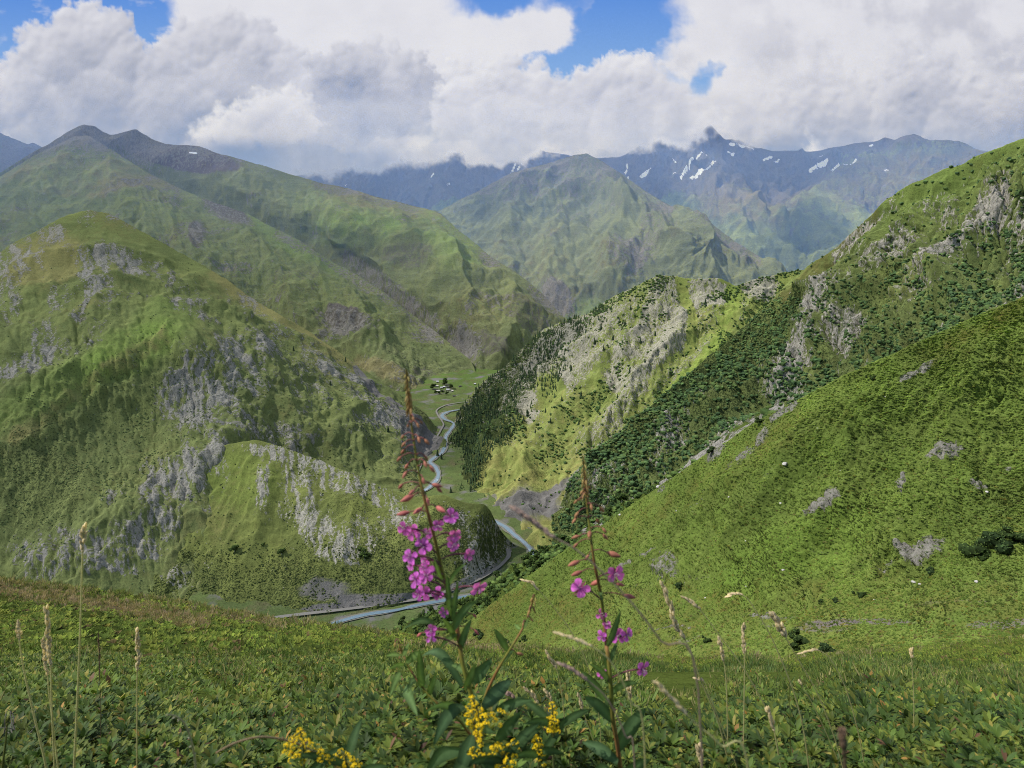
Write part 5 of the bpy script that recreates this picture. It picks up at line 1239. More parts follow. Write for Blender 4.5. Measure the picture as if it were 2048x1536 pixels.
def willowherb(label, Yd, stem, flowers, buds, leaves, tip_buds, seed, lw=.0034, group=None):
    rr = np.random.default_rng(seed)
    base = place(stem[-1][0], stem[-1][1], Yd)
    t = thing('willowherb', label, 'wildflower', tuple(base), group)
    pts = spline([place(x, y, Yd + .012 * math.sin(i)) for i, (x, y) in enumerate(stem)], 46)
    f = np.linspace(0, 1, 46)
    V, Fc = tube(pts, lw * (.22 + .95 * f ** .8), 7)
    T = []
    for i in range(46):
        red = np.clip(math.sin(i * .55) * .5 + .35, 0, 1)
        cc = np.array((.20, .20, .035)) * (1 - red) + np.array((.30, .12, .05)) * red
        T += [tuple(cc * (.8 + .4 * f[i]))] * 7
    T.append(T[-1])
    Geo().add(V, Fc, T).build('stem', STEMM, t)
    def on_stem(py):
        ys = np.array([s[1] for s in stem], float); xs = np.array([s[0] for s in stem], float)
        return place(np.interp(py, ys, xs), py, Yd)
    for (x, y, *o) in flowers:
        big = o[0] if o else 1.0
        a = on_stem(y + rr.uniform(6, 26)); dy = rr.uniform(-.03, .012)
        c = place(x, y, Yd + dy)
        out = (c - a); out[1] -= .025; out = out / np.linalg.norm(out) + np.array([0, -.75, .12]) + rr.normal(0, .25, 3)
        fo = flower(t, c, out, .0104 * Yd / .85 * big * rr.uniform(.85, 1.08), rr, rr.random())
        mid = (a + c) / 2 + np.array([0, 0, .004])
        V, Fc = tube(spline([a, mid, c - .0008 * out], 8), [.0009, .0009, .001, .0012, .0013, .0013, .0012, .0008], 5)
        Geo().add(V, Fc, (.16, .05, .07)).build('flower_stalk', STEMM, fo)
    for (x, y, *o) in buds:
        big = o[0] if o else 1.0; ang = o[1] if len(o) > 1 else None
        c = place(x, y, Yd + rr.uniform(-.025, .02)); a = on_stem(y - rr.uniform(2, 14))
        out = c - a; out /= np.linalg.norm(out) + 1e-9
        dirv = out * np.array([.75, .6, .2]) + np.array([0, 0, -.75 if big < 1.15 else -.15]); dirv /= np.linalg.norm(dirv)
        L = .0100 * big * Yd / .85 * (1.12 if big > 1.25 else 1)
        g = Geo(); young = np.clip((y - stem[0][1]) / 320.0, 0, 1)
        tint = np.array((.36, .24, .07)) * (1 - young) + np.array((.56, .15, .15)) * young
        drop(g, c - dirv * L * .5, c + dirv * L * .5, L * .21, tuple(tint * rr.uniform(.8, 1.2)))
        b_ = g.build('bud', BUDM, t)
        s0 = c - dirv * L * .5
        V, Fc = tube(spline([a, (a + s0) / 2 + np.array([0, 0, .003]), s0], 6), .0008, 5)
        Geo().add(V, Fc, (.20, .07, .06)).build('bud_stalk', STEMM, b_)
    g = Geo()
    for k in range(tip_buds):
        y = stem[0][1] + 4 + k * 5.2 + rr.uniform(-2, 2); x = np.interp(y, [s[1] for s in stem], [s[0] for s in stem])
        sgn = (-1) ** k
        a = place(x + sgn * 2, y, Yd); q = min(1, .35 + k / tip_buds)
        b_ = place(x + sgn * (3 + 4 * q) + rr.normal(0, 1), y + 8 + 8 * q, Yd + rr.uniform(-.008, .008))
        tint = np.array((.44, .40, .10)) * (1 - q) + np.array((.42, .27, .10)) * q
        drop(g, a, b_, .0014 * (.5 + .6 * q), tuple(tint), 5, 5)
    g.build('bud_cluster', BUDM, t)
    for (x0, y0, x1, y1, w, *o) in leaves:
        g = Geo(); sag = o[0] if o else .12; dark = o[1] if len(o) > 1 else rr.random()
        tint = np.array((.042, .082, .036)) * dark + np.array((.10, .155, .038)) * (1 - dark)
        d0 = rr.uniform(-.01, .01); d1 = rr.uniform(-.07, .04)
        blade(g, place(x0, y0, Yd + d0), place(x1, y1, Yd + d1), w / F * Yd * .5, sag, rr.uniform(.1, .4), tuple(tint))
        g.build('leaf', LEAFM, t)
    return t

willowherb('tall magenta willowherb with many open flowers left of centre, above the yellow goldenrod', .84,
    [(812, 738), (818, 800), (823, 850), (835, 930), (846, 985), (862, 1050), (875, 1100), (886, 1150), (901, 1200), (915, 1260), (926, 1330), (945, 1400), (955, 1480), (965, 1560), (985, 1720), (1000, 1895)],
    [(902, 1033, 1.1), (907, 1068, 1.1), (906, 1089, .9), (876, 1050, .9), (858, 1066, .8), (827, 1064, 1.15), (811, 1057, 1.0), (847, 1092, 1.15), (822, 1113, .95), (823, 1131, .8), (851, 1121, .9), (936, 1109, .85), (853, 1137, 1.0), (832, 1159, 1.15), (853, 1152, .9), (849, 1184, 1.05), (876, 1188, 1.0), (956, 1174, 1.15), (838, 1188, .8), (889, 1224, .8), (862, 1258, .8), (863, 1274, .85)],
    [(836, 851, .8), (805, 874, .8), (807, 889, .8), (838, 880, .9), (854, 884, 1), (805, 904, .9), (798, 918, .9), (852, 915, .9), (851, 929, 1.0), (864, 938, 1.1), (813, 933, 1), (809, 950, 1), (801, 973, 1.1), (874, 971, 1.3), (879, 980, 1.1), (847, 962, 1), (806, 1027, 1.5), (814, 997, 1.7), (835, 1022, 1.3), (882, 1019, 1.5), (823, 985, 1.2), (856, 1003, 1), (950, 1232, .8), (953, 1265, .9), (838, 1270, .9), (843, 845, .7), (827, 838, .7), (816, 852, .7)],
    [(870, 1246, 811, 1256, 17, .2, .6), (903, 1232, 893, 1150, 16, 0, .5), (905, 1240, 915, 1165, 15, .0, .6), (906, 1262, 952, 1204, 20, .1, .7), (920, 1300, 942, 1240, 18, .05, .8), (912, 1282, 886, 1240, 15, .1, .1), (925, 1372, 843, 1312, 26, .38, .85), (930, 1380, 950, 1330, 18, .0, .3), (946, 1366, 984, 1318, 30, .05, .9), (966, 1414, 1024, 1360, 38, .06, 1), (984, 1432, 1066, 1402, 26, .12, .8), (994, 1484, 1043, 1426, 28, .06, .9), (927, 1412, 866, 1494, 34, .28, .9), (922, 1424, 851, 1430, 20, .15, .6), (935, 1500, 846, 1560, 38, .2, .8), (945, 1470, 916, 1566, 36, .1, .9), (960, 1520, 1020, 1560, 36, .1, .9), (955, 1500, 890, 1600, 40, .2, .8), (885, 1160, 868, 1120, 10, .0, .3), (893, 1180, 930, 1130, 10, .1, .3), (914, 1268, 878, 1300, 14, .1, .2), (936, 1350, 900, 1330, 15, .1, .4)],
    17, 31)
willowherb('shorter magenta willowherb with few open flowers right of centre', .92,
    [(1166, 914), (1169, 952), (1172, 991), (1178, 1046), (1183, 1087), (1190, 1134), (1198, 1171), (1204, 1207), (1208, 1244), (1212, 1285), (1215, 1306), (1221, 1360), (1225, 1432), (1234, 1487), (1241, 1540), (1252, 1650), (1262, 1850)],
    [(1229, 1147, 1.2), (1160, 1176, 1.25), (1203, 1228, .75), (1234, 1271, 1.15), (1253, 1269, .95), (1214, 1250, .6), (1203, 1272, .7), (1284, 1338, 1.05), (1203, 1346, .8)],
    [(1151, 1004, .8), (1153, 1030, 1), (1148, 1042, .9), (1183, 1015, .9), (1204, 1019, 1.1), (1196, 1042, 1), (1209, 1061, .9), (1211, 1074, 1.1), (1151, 1074, 1.2), (1151, 1091, 1), (1179, 1069, 1.3), (1228, 1109, 1.7), (1147, 1127, 1.5), (1174, 1115, 1), (1153, 1147, 1.4), (1190, 1166, 1.5), (1241, 1169, 1.2), (1259, 1193, 1.5), (1163, 985, .7), (1179, 975, .7), (1160, 998, .7)],
    [(1214, 1292, 1242, 1224, 16, .0, .7), (1210, 1400, 1163, 1344, 22, .05, .6), (1222, 1385, 1278, 1369, 18, .1, .5), (1225, 1442, 1168, 1393, 28, .1, .8), (1231, 1502, 1292, 1418, 38, .08, .8), (1236, 1524, 1163, 1484, 32, .1, .9), (1240, 1545, 1180, 1560, 34, .2, .8), (1240, 1560, 1300, 1520, 34, .1, .7), (1216, 1330, 1236, 1280, 12, 0, .6), (1218, 1350, 1205, 1300, 12, .05, .5), (1190, 1134, 1180, 1100, 8, .0, .2), (1204, 1200, 1195, 1160, 9, .0, .3), (1222, 1370, 1180, 1330, 16, .1, .5)],
    15, 32)
willowherb('spent reddish willowherb stem leaning right, with a few pale leaves and no flowers', .95,
    [(1070, 1188), (1062, 1215), (1055, 1235), (1041, 1265), (1016, 1305), (990, 1350), (968, 1400), (955, 1460), (950, 1560), (955, 1820)], [],
    [(1063, 1200, .7), (1058, 1225, .7), (1040, 1308, 1.2), (1064, 1240, .7), (1046, 1250, .7)],
    [(1016, 1302, 988, 1258, 18, .05, .2), (1042, 1258, 1028, 1248, 10, .0, .1), (1048, 1256, 1056, 1236, 10, 0, .1), (1000, 1330, 1030, 1300, 12, .1, .2)], 6, 33, .0026)
willowherb('young leafy willowherb shoot with reddish stem, leaning left of the flowering stalk', .97,
    [(796, 1282), (806, 1310), (818, 1335), (843, 1372), (870, 1402), (900, 1425), (930, 1455), (950, 1520), (965, 1810)], [], [(790, 1290, .7), (800, 1300, .7)],
    [(803, 1310, 770, 1313, 11, .1, 0), (806, 1312, 818, 1285, 11, .0, 0), (812, 1325, 848, 1302, 20, .05, .1), (845, 1375, 838, 1302, 22, .0, .2), (858, 1390, 872, 1345, 16, 0, .2), (830, 1360, 816, 1385, 14, .1, .3), (812, 1372, 832, 1430, 26, .05, .5), (800, 1345, 780, 1392, 16, .1, .2), (808, 1330, 775, 1345, 10, .1, .1)], 5, 34, .0024)

# ------------------------------------------------------------------ goldenrod
def goldenrod(label, Yd, heads, root, seed):
    rr = np.random.default_rng(seed)
    gy = gpy(Yd)
    base = place(root, gy, Yd)
    t = thing('goldenrod', label, 'wildflower', tuple(base), 'goldenrods in bloom among the leaves')
    cx = np.mean([h[0] for h in heads]); top = min(heads, key=lambda h: h[1])
    axis = spline([place(top[0], top[1], Yd), place(cx, np.mean([h[1] for h in heads]), Yd), place(cx * .5 + root * .5, 1600, Yd + .01), base], 26)
    V, Fc = tube(axis[::-1], np.linspace(.0024, .0009, 26), 6)
    Geo().add(V, Fc, (.13, .15, .05)).build('stem', STEMM, t)
    st = Geo()
    for (x, y, s) in heads:
        c = place(x, y, Yd + rr.uniform(-.02, .02)); rd = s / F * Yd * .5
        g = Geo()
        for k in range(16):     # florets crowd over a dome
            a = rr.uniform(0, 6.28); e = math.acos(1 - rr.random() * 1.35)
            dn = np.array([math.sin(e) * math.cos(a), math.sin(e) * math.sin(a) - .15, math.cos(e)])
            p = c + dn * rd * np.array([1, 1, .8]); u = np.cross(dn, [.3, .5, .8]); u /= np.linalg.norm(u); v = np.cross(dn, u)
            q = rd * rr.uniform(.32, .52); tone = rr.uniform(.75, 1.15)
            ring, Fs = [p + dn * q * .5], []
            for j in range(8):
                w = 2 * math.pi * j / 8; m = q * (1.0 if j % 2 else .5)
                ring.append(p + (u * math.cos(w) + v * math.sin(w)) * m + dn * rr.uniform(-.2, .25) * q)
            Fs = [(0, 1 + j, 1 + (j + 1) % 8) for j in range(8)]
            g.add(ring, Fs, tuple(np.array((.98, .70, .02)) * tone))
        h = g.build('flower_head', YELLOWM, t, smooth=False)
        j = int(np.argmin(np.linalg.norm(axis - c, axis=1))); j = min(len(axis) - 1, j + 2)
        V, Fc = tube(spline([axis[j], (axis[j] + c) / 2 + np.array([0, 0, .002]), c], 5), .0006, 4)
        Geo().add(V, Fc, (.14, .17, .05)).build('flower_stalk', STEMM, h)
    for k in range(7):
        j = rr.integers(9, 24); a = rr.uniform(0, 6.28)
        tip = axis[j] + np.array([math.cos(a) * .06, math.sin(a) * .05, .03])
        g = Geo(); blade(g, axis[j], tip, .0065, .1, .2, (.04, .075, .025)); g.build('leaf', LEAFM, t)
def cl(lst): return lst
goldenrod('bright goldenrod with the tallest yellow cluster, in front of the tall willowherb', .80,
    [(944, 1396, 15), (938, 1413, 14), (950, 1408, 15), (949, 1424, 16), (935, 1430, 14), (960, 1420, 16), (968, 1432, 17), (954, 1438, 16), (938, 1444, 15), (972, 1446, 15), (960, 1452, 17), (945, 1456, 14), (977, 1430, 13), (985, 1428, 13), (990, 1440, 12), (952, 1466, 15), (964, 1466, 14), (940, 1424, 12), (975, 1458, 12), (999, 1420, 11), (1006, 1424, 11), (1000, 1450, 10), (958, 1480, 14), (962, 1488, 13), (946, 1500, 15), (956, 1505, 16), (964, 1510, 15), (948, 1514, 14), (940, 1506, 12)], 962, 41)
goldenrod('wide goldenrod cluster low in front, to the right of the tallest yellow one', .78,
    [(1030, 1484, 18), (1036, 1494, 14), (1018, 1492, 14), (1002, 1492, 15), (994, 1488, 14), (990, 1502, 15), (984, 1496, 12), (1008, 1508, 16), (1020, 1512, 17), (1014, 1522, 16), (1004, 1526, 15), (1026, 1526, 15), (996, 1532, 14), (1018, 1536, 16), (980, 1512, 12), (1008, 1540, 14), (1030, 1512, 12)], 1010, 42)
goldenrod('slender upright goldenrod spike left of the shorter willowherb', .90,
    [(1104, 1408, 12), (1108, 1416, 12), (1102, 1420, 12), (1110, 1428, 13), (1104, 1434, 13), (1096, 1438, 11), (1112, 1442, 13), (1102, 1448, 13), (1114, 1452, 12), (1094, 1452, 11), (1108, 1460, 13), (1098, 1462, 12), (1116, 1462, 11)], 1112, 43)
goldenrod('small goldenrod between the wide cluster and the slender spike', .88,
    [(1072, 1474, 12), (1068, 1482, 12), (1078, 1480, 13), (1074, 1490, 13), (1082, 1492, 12), (1070, 1496, 12), (1080, 1504, 13), (1074, 1510, 12), (1086, 1508, 12), (1078, 1518, 11), (1066, 1506, 11), (1088, 1530, 10)], 1080, 44)
goldenrod('leafy goldenrod under the pale arched dry stem', .74,
    [(600, 1460, 13), (594, 1470, 13), (606, 1470, 14), (584, 1478, 13), (598, 1482, 15), (614, 1482, 15), (574, 1490, 13), (588, 1492, 15), (604, 1496, 16), (622, 1490, 15), (636, 1494, 15), (642, 1504, 15), (580, 1506, 15), (596, 1510, 16), (616, 1508, 16), (630, 1514, 15), (570, 1504, 12), (584, 1520, 15), (606, 1524, 15), (640, 1520, 14), (654, 1514, 13)], 610, 45)
goldenrod('low goldenrod at the bottom edge beside the arched dry stem', .74,
    [(682, 1502, 13), (694, 1508, 14), (672, 1512, 14), (686, 1518, 15), (702, 1516, 14), (712, 1522, 13), (664, 1522, 14), (692, 1528, 15), (676, 1530, 15), (708, 1532, 14), (722, 1530, 12)], 690, 46)

# ------------------------------------------------------------------ dry grass stalks
def stalk(label, Yd, path, head, hw, tone=0, dens=34, seed=0, rad=.0009, root_dx=0, name='grass_stalk'):
    """path from the tip down (sight-line positions); head = length of the seed head along it, hw = its width"""
    rr = np.random.default_rng(seed + 600)
    if Yd > .7: Yd = Yd * 1.55; rad = rad * 1.8; hw = hw * 1.55
    gy = gpy(Yd); last = path[-1]
    if last[1] < gy - 20: path = path + [(last[0] + root_dx, gy)]
    pts = spline([place(x, y, Yd) for x, y in path], 40)
    seglen = np.r_[0, np.cumsum(np.linalg.norm(np.diff(pts, axis=0), axis=1))]
    t = thing(name, label, 'grass stalk', tuple(pts[-1]), 'tall dry grass stalks')
    c0 = np.array((.78, .64, .40)) if tone == 0 else (np.array((.50, .35, .29)) if tone == 1 else (np.array((.18, .19, .05)) if tone == 2 else np.array((.22, .14, .09))))
    cs = c0 * .9 if tone != 0 else np.array((.66, .60, .30))
    f = np.linspace(0, 1, 40)
    V, Fc = tube(pts, rad * (.5 + .7 * f), 5)
    T = [tuple(cs * (1 - .3 * x) + np.array((.0, .02, 0)) * x) for x in f for _ in range(5)] + [tuple(cs)]
    Geo().add(V, Fc, T).build('stem', STRAWM, t)
    if head:
        hl = head / F * Yd; w = hw / F * Yd * .5; g = Geo()
        for k in range(dens):
            s = hl * (k + rr.random()) / dens
            p = np.array([np.interp(s, seglen, pts[:, c]) for c in range(3)]); p2 = np.array([np.interp(s + .01, seglen, pts[:, c]) for c in range(3)])
            ax = p - p2; ax /= np.linalg.norm(ax) + 1e-9
            q = s / hl; env = math.sin(math.pi * min(1, q * .8 + .12)) ** .6
            a = rr.uniform(0, 6.28); o = np.array([math.cos(a), math.sin(a) * .8, .1]) * w * env * rr.uniform(.3, 1.0)
            L = hl / dens * rr.uniform(1.6, 2.8) + w * .8
            drop(g, p + o * .35, p + o + ax * L, w * .42, tuple(c0 * rr.uniform(.8, 1.3)), 4, 4)
        g.build('seed_head', STRAWM, t, smooth=False)
    return t

L_ = [
 ('tall straw-coloured grass stalk rising highest at the far left', .80, [(168, 1055), (165, 1110), (161, 1250), (154, 1420), (148, 1560)], 62, 11, 0, 24, .0013),
 ('straw grass stalk with a long feathery head, left of the tallest stalk', .80, [(93, 1218), (98, 1290), (102, 1340), (104, 1420), (110, 1560)], 150, 11, 0, 46, .0011),
 ('shorter straw grass stalk leaning on the feathery one at the far left', .82, [(87, 1282), (94, 1340), (100, 1400), (118, 1560)], 90, 10, 0, 30, .001),
 ('thin grass stalk with a small pale head, leftmost of the stalks', .78, [(37, 1248), (40, 1290), (50, 1350), (68, 1430), (96, 1560)], 44, 10, 0, 16, .0012),
 ('single dense grass head standing alone between the left stalks and the arched stem', .95, [(274, 1262), (276, 1310), (274, 1370), (274, 1480)], 105, 10, 0, 44, .001),
 ('dark brown withered stalk behind the tallest left stalk', 1.1, [(197, 1272), (199, 1330), (201, 1420), (202, 1500)], 110, 4, 3, 26, .0005),
 ('straw grass stalk leaning left with a heavy head below the grassy hillside rocks', .90, [(1325, 1170), (1338, 1205), (1351, 1250), (1380, 1298), (1401, 1360), (1438, 1450), (1462, 1560)], 150, 11, 0, 34, .0009),
 ('long thin stalk whose nodding head splits into two pale spikelets', .92, [(1369, 1195), (1402, 1222), (1453, 1290), (1488, 1338), (1536, 1425), (1550, 1471), (1565, 1560)], 48, 9, 0, 12, .0009),
 ('grass stalk with a second pale head low on its stem, at bottom right', .90, [(1535, 1420), (1545, 1448), (1551, 1475), (1560, 1530), (1566, 1570)], 62, 12, 0, 18, .001),
 ('arching stalk with a horizontal drooping head', .95, [(1457, 1193), (1472, 1188), (1486, 1191), (1500, 1204), (1536, 1262), (1557, 1307), (1585, 1377), (1606, 1454), (1620, 1560)], 34, 8, 0, 14, .0009),
 ('stalk with a broad open head in front of the green gully bush', .95, [(1546, 1232), (1562, 1256), (1576, 1284), (1606, 1335), (1638, 1394), (1672, 1485), (1690, 1560)], 66, 16, 0, 24, .0008),
 ('upright stalk with a narrow head on a vertical stem', 1.0, [(1487, 1250), (1488, 1290), (1489, 1330), (1488, 1430), (1486, 1540)], 75, 9, 0, 28, .0009),
 ('upright stalk with an untidy head left of the vertical one', 1.0, [(1439, 1280), (1445, 1310), (1450, 1340), (1454, 1400), (1456, 1540)], 58, 9, 0, 22, .0009),
 ('solitary upright stalk with a tiny head, rightmost of all', 1.05, [(1823, 1299), (1824, 1330), (1828, 1419), (1822, 1540)], 26, 8, 0, 12, .0007),
 ('stalk bending left with a flat thin head over the meadow', 1.0, [(1602, 1306), (1622, 1301), (1642, 1303), (1663, 1322), (1690, 1373), (1714, 1454), (1730, 1540)], 40, 7, 0, 14, .0008),
 ('fine stalk tipped by a single bead-like seed', 1.0, [(1601, 1365), (1606, 1375), (1627, 1412), (1662, 1488), (1680, 1540)], 10, 9, 0, 5, .0007),
 ('short stubby grass head at the bottom edge right of the shorter willowherb', .85, [(1398, 1492), (1402, 1520), (1402, 1560)], 50, 14, 0, 22, .001),
 ('tiny zigzag grass head between the two willowherbs', 1.0, [(1050, 1162), (1066, 1168), (1084, 1187), (1112, 1220), (1141, 1262), (1175, 1330), (1200, 1450)], 42, 8, 0, 14, .0006),
 ('large pinkish grass plume leaning left, highest between the willowherbs', .52, [(1030, 1018), (1062, 1040), (1108, 1074), (1160, 1105), (1240, 1180), (1320, 1280), (1400, 1420)], 110, 21, 1, 40, .0008),
 ('pale brown plume lying almost flat against the shorter willowherb', .60, [(1118, 1267), (1150, 1278), (1192, 1298), (1226, 1330), (1260, 1400), (1290, 1520)], 84, 15, 0, 30, .0008),
 ('purplish blurred plume below the flat pale one', .60, [(1122, 1328), (1148, 1342), (1184, 1368), (1216, 1400), (1250, 1470), (1270, 1560)], 76, 17, 1, 30, .0008),
 ('fat straw plume crossing diagonally right of the shorter willowherb', .52, [(1316, 1368), (1348, 1400), (1390, 1446), (1440, 1490), (1500, 1580)], 108, 19, 0, 40, .0009),
 ('slim curled straw head between goldenrod and shorter willowherb', 1.0, [(1095, 1308), (1108, 1328), (1116, 1348), (1124, 1390), (1130, 1460)], 44, 9, 0, 14, .0007),
 ('small curved head just right of the leaves of the tall willowherb', 1.0, [(1052, 1379), (1066, 1392), (1082, 1416), (1100, 1450), (1112, 1510)], 46, 10, 0, 16, .0008),
 ('tiny pale head behind the slender goldenrod spike', 1.0, [(1092, 1384), (1100, 1396), (1106, 1410), (1112, 1450), (1118, 1500)], 30, 9, 0, 12, .0007),
 ('reddish head nodding by the dark leaves at centre', 1.0, [(1010, 1384), (1022, 1392), (1030, 1404), (1036, 1440), (1040, 1500)], 30, 12, 1, 14, .0008),
 ('thin head leaning against the stem of the shorter willowherb', 1.0, [(1157, 1392), (1163, 1410), (1172, 1440), (1190, 1490), (1206, 1540)], 40, 9, 0, 14, .0008),
 ('pale stalk rising close behind the shorter willowherb', 1.05, [(1256, 1350), (1258, 1380), (1262, 1410), (1266, 1480)], 70, 10, 0, 22, .0008),
 ('brown club-shaped seed head at the bottom edge', .40, [(1684, 1462), (1686, 1480), (1687, 1510), (1690, 1600)], 48, 25, 3, 44, .0012),
 ('thin green stalk crossing the lower right meadow', .9, [(1392, 1358), (1410, 1366), (1418, 1390), (1450, 1470), (1480, 1560)], 24, 8, 0, 8, .0007),
 ('bare stalk between the broad-headed stalk and the bead-tipped one', 1.0, [(1576, 1290), (1578, 1350), (1580, 1440), (1582, 1540)], 0, 0, 2, 0, .0006),
 ('green grass blade at the bottom left corner', .75, [(15, 1440), (12, 1480), (4, 1560)], 20, 8, 2, 8, .0014),
]
for i, (lab, Yd, path, head, hw, tone, dn, rad) in enumerate(L_): stalk(lab, Yd, path, head, hw, tone, dn, i, rad)
def arch(label, Yd, path, rad, c):
    pts = spline([place(x, y, Yd + .02 * k) for k, (x, y) in enumerate(path)], 34)
    o = thing('dry_stem', label, 'dry stem', tuple(pts[-1]))
    V, Fc = tube(pts, rad * np.linspace(.6, 1.2, 34), 6); Geo().add(V, Fc, c).build('stem', STRAWM, o)
    V, Fc = [], []
    g = Geo()
    for k in range(10):
        p = pts[2 + k * 2]; drop(g, p, p + np.array([random.uniform(-.006, .006), random.uniform(-.004, .004), random.uniform(-.004, .006)]), rad * .7, c, 4, 4)
    g.build('withered_leaves', STRAWM, o, smooth=False)
arch('pale hooked dry stem bending over at lower left', .78, [(332, 1430), (350, 1432), (368, 1446), (382, 1480), (391, 1530), (396, 1640), (398, 1960)], .0016, (.42, .40, .30))
arch('long brown arched dry stem over the yellow goldenrods at lower left', .72, [(432, 1506), (470, 1486), (520, 1474), (570, 1480), (610, 1494), (650, 1518), (682, 1545), (720, 1640), (740, 1990)], .0018, (.40, .29, .17))

# grey dead twigs in front of the tall willowherb's left side
rr = np.random.default_rng(77)
for lab, bx, by, Yd in (('tangle of grey dead twigs left of the tall willowherb at the bottom', 800, 1545, 1.55), ('sparse grey twigs among rhododendron at the left edge', 30, 1470, 2.3)):
    b0 = place(bx, by + 30, Yd); t = thing('dead_twigs', lab, 'dead shrub', tuple(b0))
    for k in range(9):
        p = [b0 + rr.normal(0, .02, 3) * [1, 1, 0]]
        d = np.array([rr.normal(0, .5), rr.normal(0, .3), rr.uniform(.4, 1.0)])
        for i in range(6): d = d + rr.normal(0, .35, 3); d /= np.linalg.norm(d); d[2] = abs(d[2]) * .8; p.append(p[-1] + d * .032)
        V, Fc = tube(spline(p, 16), np.linspace(.0032, .001, 16), 5); Geo().add(V, Fc, (.20, .18, .16)).build('twig', STRAWM, t)

# ground continuing around the viewer's feet
gx, gy_ = np.meshgrid(np.linspace(-9, 9, 61), np.linspace(-3, 9, 49))
tabY = np.array([.42, .72, 1.16, 1.5, 1.82, 2.5, 3.5, 5, 8, 13.5]); tabP = [2500, 2000, 1720, 1600, 1536, 1470, 1420, 1380, 1345, 1310]
tabZ = np.array([float(bearing(1024, p)[1]) * y for y, p in zip(tabY, tabP)])
gz = np.where(gy_ < .42, tabZ[0] + (gy_ - .42) * -.3, np.interp(gy_, tabY, tabZ)) - .07
PG = np.stack([gx, gy_, gz], -1)
one_ = np.ones(gx.size)
o = mesh_obj('ground', PG.reshape(-1, 3), grid_faces(*gx.shape), MEADOW['o'].data.materials[0], attrs={'cover': np.stack([0 * one_, .3 * one_, .2 * one_, 0 * one_], -1), 'cover2': np.stack([0 * one_, 0 * one_, .3 * one_, one_], -1)})
kind(o, 'structure', "turf around the viewer's feet")
# ------------------------------------------------------------------ trees, bushes, boulders and the hamlet
BARK = plain_material('bark', (.09, .075, .06), (.16, .14, .12), 4, .9, .1)
BIRCHBARK = plain_material('pale_bark', (.22, .21, .19), (.40, .38, .35), 6, .9, .1)
CROWNM = leaf_material('tree_crown', .8, .2, .08, .35, .9)
r = np.random.default_rng(91)

def crown_mesh(name, rr, h, w, nleaf, leaf, cols, z0=.25, core=True, lobes=6):
    """foliage of many leaf clumps spread through several lobes"""
    V, Fc, T = [], [], []
    L = [(rr.normal(0, w * .26), rr.normal(0, w * .26), h * (z0 + (1 - z0) * rr.uniform(.25, .85)), w * rr.uniform(.22, .38)) for _ in range(lobes)]
    L.append((0, 0, h * (z0 + 1) / 2, w * .36))
    if core:
        for (x, y, z, q) in L:
            v, f, s = t_bush(rr, .9); b = len(V)
            for p, sh in zip(v, s):
                V.append((x + p[0] * q * .75, y + p[1] * q * .75, z + (p[2] - .45) * q * .75)); T.append(tuple(np.array(cols[0]) * .55 * sh))  # inner core darkened, painted shade
            Fc += [tuple(i + b for i in t_) for t_ in f.tolist()]
    for k in range(nleaf):
        x, y, z, q = L[rr.integers(len(L))]
        d = rr.normal(size=3); d /= np.linalg.norm(d); p = np.array([x, y, z]) + d * q * rr.uniform(.7, 1.12)
        nrm = d + rr.normal(0, .6, 3); nrm /= np.linalg.norm(nrm); u = np.cross(nrm, rr.normal(size=3)); u /= np.linalg.norm(u); v = np.cross(nrm, u)
        s = leaf * rr.uniform(.6, 1.3); b = len(V)
        c = np.array(cols[rr.integers(len(cols))]) * rr.uniform(.7, 1.3) * (.65 + .5 * max(0, d[2] + .3))  # upward leaves lighter, light from above painted into the tint
        for (a_, b_) in ((-1, -.5), (.2, -1), (1, .3), (-.1, 1)): V.append(tuple(p + u * s * a_ + v * s * b_ * .8)); T.append(tuple(c))
        Fc.append((b, b + 1, b + 2, b + 3))
    return np.array(V), Fc, np.array(T).clip(0, 1)

def tree_proto(name, label, cat, group, crown, trunk_pts, trunk_r, bark):
    t = thing(name, label, cat, (0, 0, 0), group)
    V, Fc = tube(trunk_pts, trunk_r, 6)
    mesh_obj('trunk', V, Fc, bark, parent=t, smooth=True)
    if crown is not None: mesh_obj('crown', crown[0], crown[1], CROWNM, parent=t, smooth=False, attrs={'tint': crown[2]})
    return t

def copy_of(t, loc, rz, s, label=None, group=None):
    c = t.copy(); COL.objects.link(c); c.location = loc; c.rotation_euler = (0, 0, rz); c.scale = (s, s, s)
    if label: c['label'] = label
    if group: c['group'] = group
    for ch in t.children:
        k = ch.copy(); COL.objects.link(k); k.parent = c
    return c

used = set()
def put(protos, q, s, label=None, group=None, rz=None):
    k = int(r.integers(len(protos))); t = protos[k]
    rz = r.uniform(0, 6.28) if rz is None else rz
    if t.name not in used:
        used.add(t.name); t.location = tuple(q); t.rotation_euler = (0, 0, rz); t.scale = (s, s, s)
        if label: t['label'] = label
        return t
    return copy_of(t, tuple(q), rz, s, label, group)

def birch(rr):
    h = 1.0
    return tree_proto('birch_tree', 'green birch growing in the gully wood behind the grassy hillside', 'tree', 'birches in the gully wood',
        crown_mesh('crown', rr, 1.0, .95, 260, .055, [(.062, .105, .028), (.085, .135, .034), (.115, .17, .04)], .12, True, 7),
        [(0, 0, -.12), (.02, .01, .25), (.03, -.01, .55), (.02, .02, .8)], [.035, .028, .018, .006], BIRCHBARK)
BIRCH = [birch(r) for _ in range(5)]
px, py = sample(GULLY, 170, lambda a, b: .3 + .7 * (a < 1330), r, x0=745, x1=1480)
q, _ = on_hill(GULLY, px, py)
for p in q[np.argsort(-q[:, 1])]: put(BIRCH, p, r.uniform(3.4, 7.0))
